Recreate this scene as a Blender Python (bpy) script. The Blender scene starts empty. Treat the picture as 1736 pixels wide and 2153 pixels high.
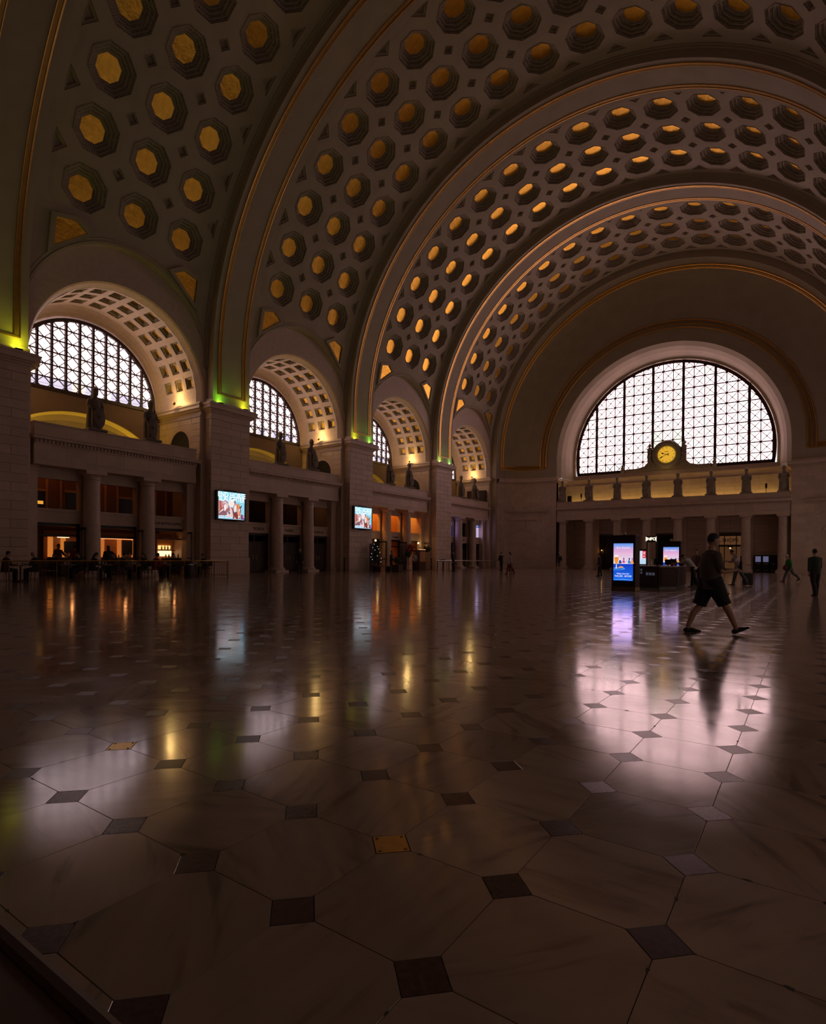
import bpy, math, random
from math import pi, sin, cos, sqrt, radians as rad, asin, atan2, hypot
from mathutils import Vector, Matrix
random.seed(7)
S = bpy.context.scene
COL = S.collection

# ---------------------------------------------------------------- camera
H = 1.25
YAW, PIT, ROL, FPX, CY = rad(34.56496), rad(-0.14135), rad(0.51883), 1208.326, 1173.795
fw = Vector((-sin(YAW) * cos(PIT), cos(YAW) * cos(PIT), sin(PIT)))
rt = Vector((cos(YAW), sin(YAW), 0)); up = rt.cross(fw)
rt2 = cos(ROL) * rt + sin(ROL) * up; up2 = -sin(ROL) * rt + cos(ROL) * up
cd = bpy.data.cameras.new('camera'); cam = bpy.data.objects.new('camera', cd); COL.objects.link(cam)
M = Matrix((rt2, up2, -fw)).transposed().to_4x4(); M.translation = (13.4, 0, H); cam.matrix_world = M
cd.sensor_fit = 'HORIZONTAL'; cd.sensor_width = 36; cd.lens = FPX * 36 / 1736; cd.shift_y = (CY - 1076.5) / 1736
cd.clip_start = .05; cd.clip_end = 400
S.camera = cam
# ---------------------------------------------------------------- world, exposure
W = bpy.data.worlds.new('world'); S.world = W; W.use_nodes = True
W.node_tree.nodes['Background'].inputs[0].default_value = (.95, .96, 1, 1)
W.node_tree.nodes['Background'].inputs[1].default_value = .9
S.view_settings.view_transform = 'Standard'; S.view_settings.look = 'None'
S.view_settings.exposure = 0; S.view_settings.gamma = 1; S.view_settings.use_curve_mapping = False
E_END, E_LEFT, E_RIGHT, E_DOOR_FILL = 4.6, 2.6, .5, 1.0          # brightness of the daylit panes and of the added door fill
LAMP = 1.0
cy = S.cycles
cy.use_denoising = True; cy.max_bounces = 8; cy.diffuse_bounces = 4; cy.glossy_bounces = 4; cy.sample_clamp_indirect = 6
cy.caustics_reflective = False; cy.caustics_refractive = False

# ---------------------------------------------------------------- materials
MATS = {}
def pm(name, col, rough=.6, metal=0, var=.12, scale=2.5, bump=0, bscale=30, island=0, emis=None, estr=0, spec=.5):
    m = bpy.data.materials.new(name); m.use_nodes = True; nt = m.node_tree; N = nt.nodes; L = nt.links
    b = N['Principled BSDF']; b.inputs['Roughness'].default_value = rough; b.inputs['Metallic'].default_value = metal
    b.inputs['Specular IOR Level'].default_value = spec
    tc = N.new('ShaderNodeTexCoord'); src = tc.outputs['Object']
    if island:
        g = N.new('ShaderNodeNewGeometry'); src = g.outputs['Position']
    n = N.new('ShaderNodeTexNoise'); n.inputs['Scale'].default_value = scale; n.inputs['Detail'].default_value = 5
    L.new(src, n.inputs['Vector'])
    mr = N.new('ShaderNodeMapRange'); mr.inputs[3].default_value = 1 - var * 1.6; mr.inputs[4].default_value = 1 + var * 1.6
    L.new(n.outputs['Fac'], mr.inputs[0]); fac = mr.outputs[0]
    if island:
        oi = N.new('ShaderNodeObjectInfo'); ad = N.new('ShaderNodeMath'); ad.operation = 'ADD'
        L.new(oi.outputs['Random'], ad.inputs[0]); L.new(g.outputs['Random Per Island'], ad.inputs[1])
        fr = N.new('ShaderNodeMath'); fr.operation = 'FRACT'; L.new(ad.outputs[0], fr.inputs[0])
        m2 = N.new('ShaderNodeMapRange'); m2.inputs[3].default_value = 1 - island; m2.inputs[4].default_value = 1 + island
        L.new(fr.outputs[0], m2.inputs[0])
        mu = N.new('ShaderNodeMath'); mu.operation = 'MULTIPLY'; L.new(fac, mu.inputs[0]); L.new(m2.outputs[0], mu.inputs[1]); fac = mu.outputs[0]
    vm = N.new('ShaderNodeVectorMath'); vm.operation = 'SCALE'; vm.inputs[0].default_value = col
    L.new(fac, vm.inputs['Scale']); L.new(vm.outputs[0], b.inputs['Base Color'])
    if bump:
        n2 = N.new('ShaderNodeTexNoise'); n2.inputs['Scale'].default_value = bscale; n2.inputs['Detail'].default_value = 3
        L.new(src, n2.inputs['Vector'])
        bp = N.new('ShaderNodeBump'); bp.inputs['Strength'].default_value = bump; bp.inputs['Distance'].default_value = .05
        L.new(n2.outputs['Fac'], bp.inputs['Height']); L.new(bp.outputs[0], b.inputs['Normal'])
    if emis:
        b.inputs['Emission Color'].default_value = (*emis, 1); b.inputs['Emission Strength'].default_value = estr
    MATS[name] = m
    return m
def em(name, col, s):
    m = bpy.data.materials.new(name); m.use_nodes = True; nt = m.node_tree; nt.nodes.clear()
    o = nt.nodes.new('ShaderNodeOutputMaterial'); e = nt.nodes.new('ShaderNodeEmission')
    e.inputs[0].default_value = (*col, 1); e.inputs[1].default_value = s; nt.links.new(e.outputs[0], o.inputs[0])
    MATS[name] = m
    return m
STONE = (.62, .475, .395)
pm('stone', STONE, .55, var=.12, scale=1.5, bump=.15, bscale=18, island=.07)
pm('apron', (.20, .135, .10), .8, var=.1, scale=.7)
pm('stone_joint', (.16, .12, .10), .9)
pm('granite', (.60, .46, .385), .5, var=.12, scale=4, bump=.1, bscale=40)
pm('plaster', (.42, .345, .265), .75, var=.10, scale=.8, bump=.12, bscale=6)
pm('plaster_dark', (.30, .25, .19), .8, var=.1, scale=.7)
pm('coffer_plaster', (.38, .31, .235), .75, var=.12, scale=3)
pm('gold_leaf', (.88, .50, .065), .34, metal=1, var=.22, scale=3.2, bump=.35, bscale=5)
pm('gilt', (.80, .46, .14), .32, metal=1, var=.15, scale=4)
pm('old_gilt', (.42, .24, .06), .42, metal=.7, var=.2, scale=4)
pm('iron', (.035, .018, .018), .5)
pm('statue_stone', (.17, .135, .115), .7, var=.2, scale=4, bump=.3, bscale=12)
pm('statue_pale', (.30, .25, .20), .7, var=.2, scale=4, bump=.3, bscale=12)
pm('inset', (.07, .032, .027), .26, var=.5, scale=40, island=.35, spec=.3)
pm('brass', (.55, .36, .10), .3, metal=1, var=.15, scale=20)
pm('grout', (.05, .036, .03), .8)
pm('black', (.012, .010, .011), .45)
pm('dark_wood', (.075, .028, .018), .4, var=.3, scale=6)
pm('door_wood', (.045, .022, .016), .45, var=.3, scale=5)
pm('mahogany', (.035, .010, .011), .6, var=.25, scale=5, spec=.25)
pm('bronze', (.20, .12, .045), .4, metal=.8)
pm('steel', (.45, .42, .4), .3, metal=1)
pm('shop_wall', (.50, .23, .09), .7)
pm('shop_brown', (.22, .085, .04), .7)
pm('shop_dark', (.05, .025, .018), .7)
pm('letter', (.02, .015, .012), .6)
pm('skin', (.42, .24, .17), .55, var=.06)
pm('skin_dark', (.12, .06, .04), .55, var=.06)
pm('hair', (.012, .009, .008), .6)
pm('leaf', (.03, .065, .022), .5, var=.3)
pm('red_cloth', (.33, .02, .025), .7)
pm('glass_white', (.7, .7, .68), .25)
pm('table_top', (.22, .17, .14), .4)
for n, c in dict(shirt_grey=(.085, .06, .052), shorts_black=(.009, .008, .009), shoe_black=(.01, .01, .011), sock=(.30, .24, .22), paper=(.72, .66, .68),
                 shirt_pale=(.42, .36, .36), jeans=(.07, .085, .105), green=(.02, .16, .035), cap_pale=(.62, .52, .36), navy=(.02, .022, .035),
                 coat_dark=(.018, .015, .016), olive=(.018, .03, .012), white_top=(.5, .45, .43), red_trouser=(.2, .03, .03), maroon=(.09, .02, .022), brown_top=(.14, .075, .05)).items():
    pm(n, c, .8, var=.15, scale=9, bump=.2, bscale=25)
em('pane_end', (1, .63, .64), E_END); em('pane_left', (1, .72, .74), E_LEFT); em('pane_right', (1, .74, .62), E_RIGHT); em('pane_dim', (1, .74, .62), E_RIGHT * .25); em('door_fill', (1, .72, .58), E_DOOR_FILL); em('door_fill_dim', (1, .72, .58), E_DOOR_FILL * .6)
em('pane_lilac', (.80, .70, .86), E_LEFT * .42); em('pane_peach', (1, .78, .68), E_LEFT * .5); em('pane_cream', (1, .90, .68), E_END * .55); em('pane_rose', (1, .84, .82), E_END * .5)
# marble floor: polished, veined, every tile its own tone
def marble():
    m = bpy.data.materials.new('marble'); m.use_nodes = True; nt = m.node_tree; N = nt.nodes; L = nt.links; b = N['Principled BSDF']
    g = N.new('ShaderNodeNewGeometry'); oi = N.new('ShaderNodeObjectInfo')
    ad = N.new('ShaderNodeMath'); ad.operation = 'ADD'; L.new(oi.outputs['Random'], ad.inputs[0]); L.new(g.outputs['Random Per Island'], ad.inputs[1])
    fr = N.new('ShaderNodeMath'); fr.operation = 'FRACT'; L.new(ad.outputs[0], fr.inputs[0])
    ang = N.new('ShaderNodeMath'); ang.operation = 'MULTIPLY'; ang.inputs[1].default_value = 23; L.new(fr.outputs[0], ang.inputs[0])
    ro = N.new('ShaderNodeVectorRotate'); ro.rotation_type = 'Z_AXIS'; L.new(g.outputs['Position'], ro.inputs['Vector']); L.new(ang.outputs[0], ro.inputs['Angle'])
    mp = N.new('ShaderNodeMapping'); mp.inputs['Scale'].default_value = (1, 5, 1); L.new(ro.outputs[0], mp.inputs[0])
    n = N.new('ShaderNodeTexNoise'); n.noise_dimensions = '4D'; n.inputs['Scale'].default_value = 1.6; n.inputs['Detail'].default_value = 7; n.inputs['Distortion'].default_value = .8
    L.new(mp.outputs[0], n.inputs['Vector']); L.new(ang.outputs[0], n.inputs['W'])
    cr = N.new('ShaderNodeValToRGB'); e = cr.color_ramp.elements
    e[0].position = .27; e[0].color = (.15, .10, .078, 1); e[1].position = .72; e[1].color = (.37, .265, .205, 1)
    k = e.new(.44); k.color = (.31, .218, .167, 1)
    L.new(n.outputs['Fac'], cr.inputs[0])
    mr = N.new('ShaderNodeMapRange'); mr.inputs[3].default_value = .78; mr.inputs[4].default_value = 1.12; L.new(fr.outputs[0], mr.inputs[0])
    vm = N.new('ShaderNodeVectorMath'); vm.operation = 'SCALE'; L.new(cr.outputs[0], vm.inputs[0]); L.new(mr.outputs[0], vm.inputs['Scale'])
    L.new(vm.outputs[0], b.inputs['Base Color'])
    n2 = N.new('ShaderNodeTexNoise'); n2.inputs['Scale'].default_value = 2.2; n2.inputs['Detail'].default_value = 6; L.new(g.outputs['Position'], n2.inputs['Vector'])
    r = N.new('ShaderNodeMapRange'); r.inputs[1].default_value = .3; r.inputs[2].default_value = .75; r.inputs[3].default_value = .09; r.inputs[4].default_value = .17
    L.new(n2.outputs['Fac'], r.inputs[0]); L.new(r.outputs[0], b.inputs['Roughness'])
    n3 = N.new('ShaderNodeTexNoise'); n3.inputs['Scale'].default_value = 1.3; n3.inputs['Detail'].default_value = 2; L.new(g.outputs['Position'], n3.inputs['Vector'])
    bp = N.new('ShaderNodeBump'); bp.inputs['Strength'].default_value = .05; bp.inputs['Distance'].default_value = .02; L.new(n3.outputs['Fac'], bp.inputs['Height']); L.new(bp.outputs[0], b.inputs['Normal'])
    b.inputs['IOR'].default_value = 1.75
    MATS['marble'] = m
marble()

# ---------------------------------------------------------------- mesh helpers
class MB:
    def __init__(s): s.v = []; s.f = []; s.m = []; s.mi = 0
    def add(s, vs, fs):
        o = len(s.v); s.v += [tuple(v) for v in vs]; s.f += [tuple(i + o for i in f) for f in fs]; s.m += [s.mi] * len(fs); return s
    def box(s, x0, x1, y0, y1, z0, z1):
        return s.add([(x0, y0, z0), (x1, y0, z0), (x1, y1, z0), (x0, y1, z0), (x0, y0, z1), (x1, y0, z1), (x1, y1, z1), (x0, y1, z1)],
                     [(0, 3, 2, 1), (4, 5, 6, 7), (0, 1, 5, 4), (1, 2, 6, 5), (2, 3, 7, 6), (3, 0, 4, 7)])
    def bbox(s, x0, x1, y0, y1, z0, z1, b=.012):           # block with chamfered edges
        vs = []
        for (ax, ix) in ((x0, b), (x1, -b)):
            for (ay, iy) in ((y0, b), (y1, -b)):
                for (az, iz) in ((z0, b), (z1, -b)):
                    vs += [(ax, ay + iy, az + iz), (ax + ix, ay, az + iz), (ax + ix, ay + iy, az)]
        c = lambda i, j, k, a: (i * 4 + j * 2 + k) * 3 + a
        fs = []
        for i in (0, 1): fs.append([c(i, 0, 0, 0), c(i, 1, 0, 0), c(i, 1, 1, 0), c(i, 0, 1, 0)])
        for j in (0, 1): fs.append([c(0, j, 0, 1), c(1, j, 0, 1), c(1, j, 1, 1), c(0, j, 1, 1)])
        for k in (0, 1): fs.append([c(0, 0, k, 2), c(1, 0, k, 2), c(1, 1, k, 2), c(0, 1, k, 2)])
        for j in (0, 1):
            for k in (0, 1): fs.append([c(0, j, k, 1), c(1, j, k, 1), c(1, j, k, 2), c(0, j, k, 2)])
        for i in (0, 1):
            for k in (0, 1): fs.append([c(i, 0, k, 0), c(i, 1, k, 0), c(i, 1, k, 2), c(i, 0, k, 2)])
        for i in (0, 1):
            for j in (0, 1): fs.append([c(i, j, 0, 0), c(i, j, 1, 0), c(i, j, 1, 1), c(i, j, 0, 1)])
        for i in (0, 1):
            for j in (0, 1):
                for k in (0, 1): fs.append([c(i, j, k, 0), c(i, j, k, 1), c(i, j, k, 2)])
        return s.add(vs, fs)
    def strip(s, A, B, closed=False):
        n = len(A); r = range(n if closed else n - 1)
        return s.add(list(A) + list(B), [(i, (i + 1) % n, n + (i + 1) % n, n + i) for i in r])
    def loft(s, rings, closed=True, caps=True):
        n = len(rings[0]); vs = [p for r in rings for p in r]; fs = []
        for k in range(len(rings) - 1):
            for i in range(n if closed else n - 1):
                j = (i + 1) % n; fs.append((k * n + i, k * n + j, (k + 1) * n + j, (k + 1) * n + i))
        if caps and closed: fs += [tuple(range(n))[::-1], tuple((len(rings) - 1) * n + i for i in range(n))]
        return s.add(vs, fs)
    def lathe(s, prof, cx=0, cyy=0, n=24, a0=0, a1=2 * pi):
        full = abs(a1 - a0 - 2 * pi) < 1e-6; k = n if full else n + 1
        rings = [[(cx + r * cos(a0 + (a1 - a0) * i / n), cyy + r * sin(a0 + (a1 - a0) * i / n), z) for i in range(k)] for r, z in prof]
        return s.loft(rings, closed=full, caps=full)
    def prism(s, poly, fn, d0, d1):                       # poly in 2D, fn(a,b,d)->3D
        n = len(poly); A = [fn(a, b, d0) for a, b in poly]; B = [fn(a, b, d1) for a, b in poly]
        return s.add(A + B, [tuple(range(n)), tuple(range(n, 2 * n))[::-1]] + [(i, (i + 1) % n, n + (i + 1) % n, n + i) for i in range(n)])
    def tube(s, pts, rs, n=10, caps=True, side=None, flat=1.0):
        pts = [Vector(p) for p in pts]; rings = []
        if not hasattr(rs, '__len__'): rs = [rs] * len(pts)
        ref = None
        for i, p in enumerate(pts):
            t = (pts[min(i + 1, len(pts) - 1)] - pts[max(i - 1, 0)]).normalized()
            if side is not None: u = Vector(side)
            elif ref is None: u = Vector((0, 0, 1)) if abs(t.z) < .9 else Vector((1, 0, 0))
            else: u = ref
            u = (u - t * u.dot(t)).normalized(); ref = u; w = t.cross(u)
            r = rs[i]; ra, rb = r if hasattr(r, '__len__') else (r, r * flat)
            rings.append([tuple(p + u * ra * cos(2 * pi * k / n) + w * rb * sin(2 * pi * k / n)) for k in range(n)])
        return s.loft(rings, caps=caps)
    def ball(s, c, r, n=10, m=6):
        rx, ry, rz = r if hasattr(r, '__len__') else (r, r, r)
        rings = [[(c[0] + rx * sin(pi * j / m) * cos(2 * pi * i / n), c[1] + ry * sin(pi * j / m) * sin(2 * pi * i / n), c[2] - rz * cos(pi * j / m)) for i in range(n)] for j in range(m + 1)]
        rings[0] = [(c[0] + .001 * cos(2 * pi * i / n), c[1] + .001 * sin(2 * pi * i / n), c[2] - rz) for i in range(n)]
        rings[-1] = [(c[0] + .001 * cos(2 * pi * i / n), c[1] + .001 * sin(2 * pi * i / n), c[2] + rz) for i in range(n)]
        return s.loft(rings)
    def mesh(s, name, mats, smooth=False):
        me = bpy.data.meshes.new(name); me.from_pydata(s.v, [], s.f)
        for mm in ([mats] if isinstance(mats, str) else mats): me.materials.append(MATS[mm])
        if len(me.materials) > 1: me.polygons.foreach_set('material_index', s.m)
        if smooth:
            me.polygons.foreach_set('use_smooth', [True] * len(s.f)); me.set_sharp_from_angle(angle=rad(38))
        me.update()
        return me
    def obj(s, name, mats, parent=None, smooth=False): return link(name, s.mesh(name, mats, smooth), parent)
def link(name, me, parent=None, M=None):
    o = bpy.data.objects.new(name, me); COL.objects.link(o)
    if parent: o.parent = parent
    if M is not None: o.matrix_local = M
    return o
def empty(name, loc=(0, 0, 0), rz=0):
    o = bpy.data.objects.new(name, None); COL.objects.link(o); o.location = loc; o.rotation_euler = (0, 0, rz); o.empty_display_size = .1; return o
def tag(o, label, cat, group=None, kind=None):
    o['label'] = label; o['category'] = cat
    if group: o['group'] = group
    if kind: o['kind'] = kind
    return o
def stuff(o): o['kind'] = 'stuff'; return o
def text(body, size, M, mat, parent, name='lettering', ext=.004, align='CENTER', bold=0, sx=1):
    c = bpy.data.curves.new(name, 'FONT'); c.body = body; c.size = size; c.align_x = align; c.align_y = 'CENTER'; c.extrude = ext; c.offset = bold; c.resolution_u = 3
    o = bpy.data.objects.new('tmp', c); COL.objects.link(o); dg = bpy.context.evaluated_depsgraph_get()
    me = bpy.data.meshes.new_from_object(o.evaluated_get(dg)); bpy.data.objects.remove(o); me.name = name
    me.materials.clear(); me.materials.append(MATS[mat])
    for v in me.vertices: v.co.x *= sx
    return link(name, me, parent, M)
def frame(origin, ex, ey):                                # matrix whose x,y axes are ex,ey
    ex = Vector(ex).normalized(); ey = Vector(ey).normalized(); ez = ex.cross(ey)
    m = Matrix((ex, ey, ez)).transposed().to_4x4(); m.translation = origin; return m
LB = (0, 1, 0); UP = (0, 0, 1)
def spot(loc, to, e, col, ang=60, blend=.6, r=.05):
    d = bpy.data.lights.new('lamp_light', 'SPOT'); d.energy = e * LAMP; d.color = col; d.spot_size = rad(ang); d.spot_blend = blend; d.shadow_soft_size = r
    return aim(d, loc, to)
def area(loc, to, e, col, sx, sy=None):
    d = bpy.data.lights.new('lamp_light', 'AREA'); d.energy = e * LAMP; d.color = col; d.shape = 'RECTANGLE'; d.size = sx; d.size_y = sy or sx
    return aim(d, loc, to)
def point(loc, e, col, r=.05):
    d = bpy.data.lights.new('lamp_light', 'POINT'); d.energy = e * LAMP; d.color = col; d.shadow_soft_size = r
    o = bpy.data.objects.new('lamp_light', d); COL.objects.link(o); o.location = loc; return o
def aim(d, loc, to):
    o = bpy.data.objects.new('lamp_light', d); COL.objects.link(o); o.location = loc
    o.rotation_euler = (Vector(to) - Vector(loc)).to_track_quat('-Z', 'Y').to_euler(); return o
def clip_poly(poly, cx, cz, R, n=72):                     # convex polygon clipped by a circle
    for i in range(n):
        a = 2 * pi * i / n; nx, nz = cos(a), sin(a); out = []
        for k in range(len(poly)):
            P, Q = poly[k], poly[(k + 1) % len(poly)]
            dp = (P[0] - cx) * nx + (P[1] - cz) * nz - R; dq = (Q[0] - cx) * nx + (Q[1] - cz) * nz - R
            if dp <= 0: out.append(P)
            if (dp < 0) != (dq < 0) and dp != dq:
                t = dp / (dp - dq); out.append((P[0] + t * (Q[0] - P[0]), P[1] + t * (Q[1] - P[1])))
        poly = out
        if len(poly) < 3: return []
    return poly
def clip_seg(P, Q, cx, cz, R):
    dx, dz = Q[0] - P[0], Q[1] - P[1]; fx, fz = P[0] - cx, P[1] - cz
    a = dx * dx + dz * dz; b = 2 * (fx * dx + fz * dz); c = fx * fx + fz * fz - R * R; D = b * b - 4 * a * c
    if D <= 0: return None
    t0, t1 = max(0, (-b - sqrt(D)) / (2 * a)), min(1, (-b + sqrt(D)) / (2 * a))
    if t1 - t0 < .02: return None
    return (P[0] + t0 * dx, P[1] + t0 * dz), (P[0] + t1 * dx, P[1] + t1 * dz)
# ================================================================ the hall
PX, ZC, RR, RC = 18.32, 13.8, 18.32, 18.95             # pier face, vault centre, rib and coffer radii
YR = [12.52 + 13.556 * k for k in range(-1, 4)]         # far edge of each rib
BAYS = [y + 5.31 for y in YR]                           # bay centres (bay 0 lies beside the camera)
def vp(R, th, y): return (-R * cos(th), y, ZC + R * sin(th))
# ---------------------------------------------------------------- floor
def proj(x, y, z):
    p = Vector((x, y, z)) - Vector((13.4, 0, H)); d = p.dot(fw)
    if d < .3: return None
    return 868 + FPX * p.dot(rt2) / d, CY - FPX * p.dot(up2) / d, d
def seen(x, y, z, m=60):
    q = proj(x, y, z); return q and -m < q[0] < 1736 + m and -m < q[1] < 2153 + m
TX, TY, DD = .5475, .578, .105
OX, OY = 12.46, 2.01
oct_ = [(TX / 2, -(TY / 2 - DD)), (TX / 2, TY / 2 - DD), (TX / 2 - DD, TY / 2), (-(TX / 2 - DD), TY / 2), (-TX / 2, TY / 2 - DD), (-TX / 2, -(TY / 2 - DD)), (-(TX / 2 - DD), -TY / 2), (TX / 2 - DD, -TY / 2)]
dia_ = [(DD, 0), (0, DD), (-DD, 0), (0, -DD)]
def slab(mb, poly, cx, cyy, tilt, g=.0014, b=.0012):
    n = len(poly); top = []; mid = []; bot = []
    for x, y in poly:
        l = hypot(x, y); k1 = 1 - g / l; k2 = 1 - (g + b) / l; z = tilt[0] * x + tilt[1] * y
        top.append((cx + x * k2, cyy + y * k2, z)); mid.append((cx + x * k1, cyy + y * k1, z - b)); bot.append((cx + x * k1, cyy + y * k1, -.02))
    mb.add(top + mid + bot, [tuple(range(n))] + [(i, n + i, n + (i + 1) % n, (i + 1) % n) for i in range(n)] + [(n + i, 2 * n + i, 2 * n + (i + 1) % n, n + (i + 1) % n) for i in range(n)])
def floor():
    fl = MB().box(-24, 19, -6, 71.5, -.3, -.009).obj('floor', 'grout'); fl['kind'] = 'structure'
    tag(fl, 'polished marble floor of pale octagons with dark corner insets', 'floor', kind='structure')
    cells = [[], []]
    for i in range(-61, 12):
        for j in range(-10, 118):
            cx, cyy = OX + (i + .5) * TX, OY + (j + .5) * TY
            cells[0].append((cx, cyy))
            cells[1].append((OX + i * TX, OY + j * TY))
    rnd = lambda s: (random.uniform(-s, s), random.uniform(-s, s))
    for kind, poly, name, mt in ((0, oct_, 'marble_tile', 'marble'), (1, dia_, 'marble_inset', 'inset')):
        near = sorted([c for c in cells[kind] if seen(c[0], c[1], 0, 90)], key=lambda c: hypot(c[0] - 13.4, c[1]))[:298]
        ns = set(near); rest = MB()
        m0 = MB(); slab(m0, poly, 0, 0, (0, 0)); me = m0.mesh(name, mt)
        for c in near:
            if kind and min(hypot(c[0] - 11.91, c[1] - 2.01), hypot(c[0] - 9.72, c[1] - 2.01)) < .1:
                mb = MB(); slab(mb, [(x * .98, y * .98) for x, y in dia_], 0, 0, (0, 0)); bpm = mb.mesh('brass_plate', 'brass')
                p = link('brass_plate', bpm, fl, Matrix.Translation((c[0], c[1], .0005)))
                sc = MB()
                for dx, dy in dia_: sc.lathe([(.008, 0), (.008, .0015), (.002, .003)], dx * .74, dy * .74, 8)
                sc.obj('screw', 'bronze', p)
                continue
            t = rnd(.0013)
            M = Matrix.Translation((c[0], c[1], 0)) @ Matrix.Rotation(t[0], 4, 'X') @ Matrix.Rotation(t[1], 4, 'Y')
            if kind == 0 and random.random() < .5: M = M @ Matrix.Rotation(pi, 4, 'Z')
            link(name, me, fl, M)
        for c in cells[kind]:
            if c not in ns: slab(rest, poly, c[0], c[1], rnd(.0013))
        stuff(rest.obj(name, mt, fl))
floor()
def chips():
    random.seed(11); mb = MB()
    for _ in range(150):
        i, j = random.randint(-9, 3), random.randint(-2, 9); vert = random.random() < .5
        u = random.uniform(.11, .42); x, y = OX + i * TX + (0 if vert else u), OY + j * TY + (u if vert else 0)
        if random.random() < .4: a = random.choice((0, 1, 2, 3)) * pi / 2; x, y = OX + i * TX + .105 * cos(a), OY + j * TY + .105 * sin(a)
        r = random.uniform(.003, .009); k = 7
        mb.add([(x + r * random.uniform(.5, 1.3) * cos(2 * pi * q / k) * (1 if vert else 2.2), y + r * random.uniform(.5, 1.3) * sin(2 * pi * q / k) * (2.2 if vert else 1), .0012) for q in range(k)], [tuple(range(k))])
    stuff(mb.obj('chipped_joint', 'grout', bpy.data.objects['floor']))
chips()

# ---------------------------------------------------------------- windows
def window(name, label, mp, cx, R, zc, zb, cols, rows, thick, paint, mull, minor, mr):
    """mp(a, d, z) maps window plane coordinates (a across, d depth towards the hall) to the hall."""
    fr = MB(); n = 64; a0 = asin(max(-1, (zb - zc) / R))
    arc = [(cx + R * cos(a0 + (pi - 2 * a0) * i / n), zc + R * sin(a0 + (pi - 2 * a0) * i / n)) for i in range(n + 1)]
    w = .22 * R / 10 + .1
    inn = [(cx + (x - cx) * (1 - w / R), zc + (z - zc) * (1 - w / R)) for x, z in arc]
    for d0, d1 in ((-.05, .16),):
        fr.strip([mp(x, d1, z) for x, z in arc], [mp(x, d1, z) for x, z in inn]); fr.strip([mp(x, d1, z) for x, z in inn], [mp(x, d0, z) for x, z in inn])
    q = [(arc[-1][0], zb), (arc[0][0], zb), (arc[0][0], zb + w), (arc[-1][0], zb + w)]
    fr.prism(q, lambda a, b, d: mp(a, d, b), -.05, .16)
    o = fr.obj(name, 'iron'); tag(o, label, 'window', kind='structure')
    half = lambda a: sqrt(max(0, (R - .05) ** 2 - (a - cx) ** 2))
    for a in mull:
        zt = zc + half(a)
        if zt > zb + .3: MB().prism([(a - thick, zb), (a + thick, zb), (a + thick, zt), (a - thick, zt)], lambda p, z, d: mp(p, d, z), .0, .17).obj('mullion', 'iron', o)
    g = MB()
    def bar(P, Q, t, d0=.01, d1=.07):
        s = clip_seg(P, Q, cx, zc, R - .04)
        if not s: return
        (ax, az), (bx, bz) = s; l = hypot(bx - ax, bz - az); nx, nz = -(bz - az) / l * t, (bx - ax) / l * t
        g.prism([(ax + nx, az + nz), (bx + nx, bz + nz), (bx - nx, bz - nz), (ax - nx, az - nz)], lambda p, z, d: mp(p, d, z), d0, d1)
    for j, z in enumerate(rows[1:]): bar((cx - R, z), (cx + R, z), mr[0] if j % 2 else mr[1], .01, .10)
    for a in minor: bar((a, zb), (a, zc + R), mr[1], .01, .09)
    cells = []
    for i in range(len(cols) - 1):
        for j in range(len(rows)):
            x0, x1, z0 = cols[i], cols[i + 1], rows[j]; z1 = rows[j + 1] if j + 1 < len(rows) else z0 + rows[1] - rows[0]
            p = clip_poly([(x0, z0), (x1, z0), (x1, z1), (x0, z1)], cx, zc, R - .02)
            if not p or abs(sum(p[k][0] * p[(k + 1) % len(p)][1] - p[(k + 1) % len(p)][0] * p[k][1] for k in range(len(p)))) < .05: continue
            cells.append((p, i, j))
            bar((x0, z0), (x1, z1), mr[2]); bar((x1, z0), (x0, z1), mr[2])
            bar((x0, (z0 + z1) / 2), (x1, (z0 + z1) / 2), .007, .004, .01); bar(((x0 + x1) / 2, z0), ((x0 + x1) / 2, z1), .007, .004, .01)
            xm, zm = (x0 + x1) / 2, (z0 + z1) / 2
            if hypot(xm - cx, zm - zc) < R - .1: g.prism([(xm + mr[3] * cos(k * pi / 3), zm + mr[3] * sin(k * pi / 3)) for k in range(6)], lambda p_, z, d: mp(p_, d, z), .01, .09)
    stuff(g.obj('glazing_bars', 'iron', o))
    for p, i, j in cells:
        MB().prism(p, lambda a, z, d: mp(a, d, z), -.03, 0).obj('pane', paint(i, j), o)
    return o
ep = 3.216
def paint_end(i, j):
    if (i, j) in ((9, 3), (11, 3), (9, 2), (11, 2)): return 'pane_cream'
    if j == 0 and i in (4, 5, 13, 14, 15): return 'pane_rose'
    return 'pane_end'
def paint_left(i, j):
    if j == 0: return ('pane_lilac', 'pane_peach', 'pane_lilac', 'pane_left')[i % 4 if i % 3 else 0]
    return 'pane_left'
window('window_1', 'huge half-round end window of crossed panes behind the clock', lambda a, d, z: (a, 70.5 - d, z), 0, 10.55, 13.28, 11.43,
       [(k - 10.5) * ep / 3 for k in range(22)], [11.43 + 1.128 * k for k in range(11)], .135, paint_end, [(k - 2.5) * ep for k in range(6)],
       [(k - 10.5) * ep / 3 for k in range(22) if k % 3 != 0], (.056, .046, .033, .062))
LWO = []
names = ['nearest', 'second', 'third', 'farthest']
for k in range(1, 5):
    yc = BAYS[k]
    pf = paint_left
    LWO.append(window('window_%d' % (k + 1), 'half-round crossed-pane window in the %s arched bay of the left wall' % names[k - 1], lambda a, d, z: (-23.7 + d, a, z), yc, 4.55, 11.05, 10.9,
               [yc + (i - 6) * .795 for i in range(13) if True], [10.9 + .765 * j for j in range(7)], .062, pf, [yc + (i - 5.5) * .795 for i in range(12)], [], (.036, .034, .020, .045)))
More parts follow.
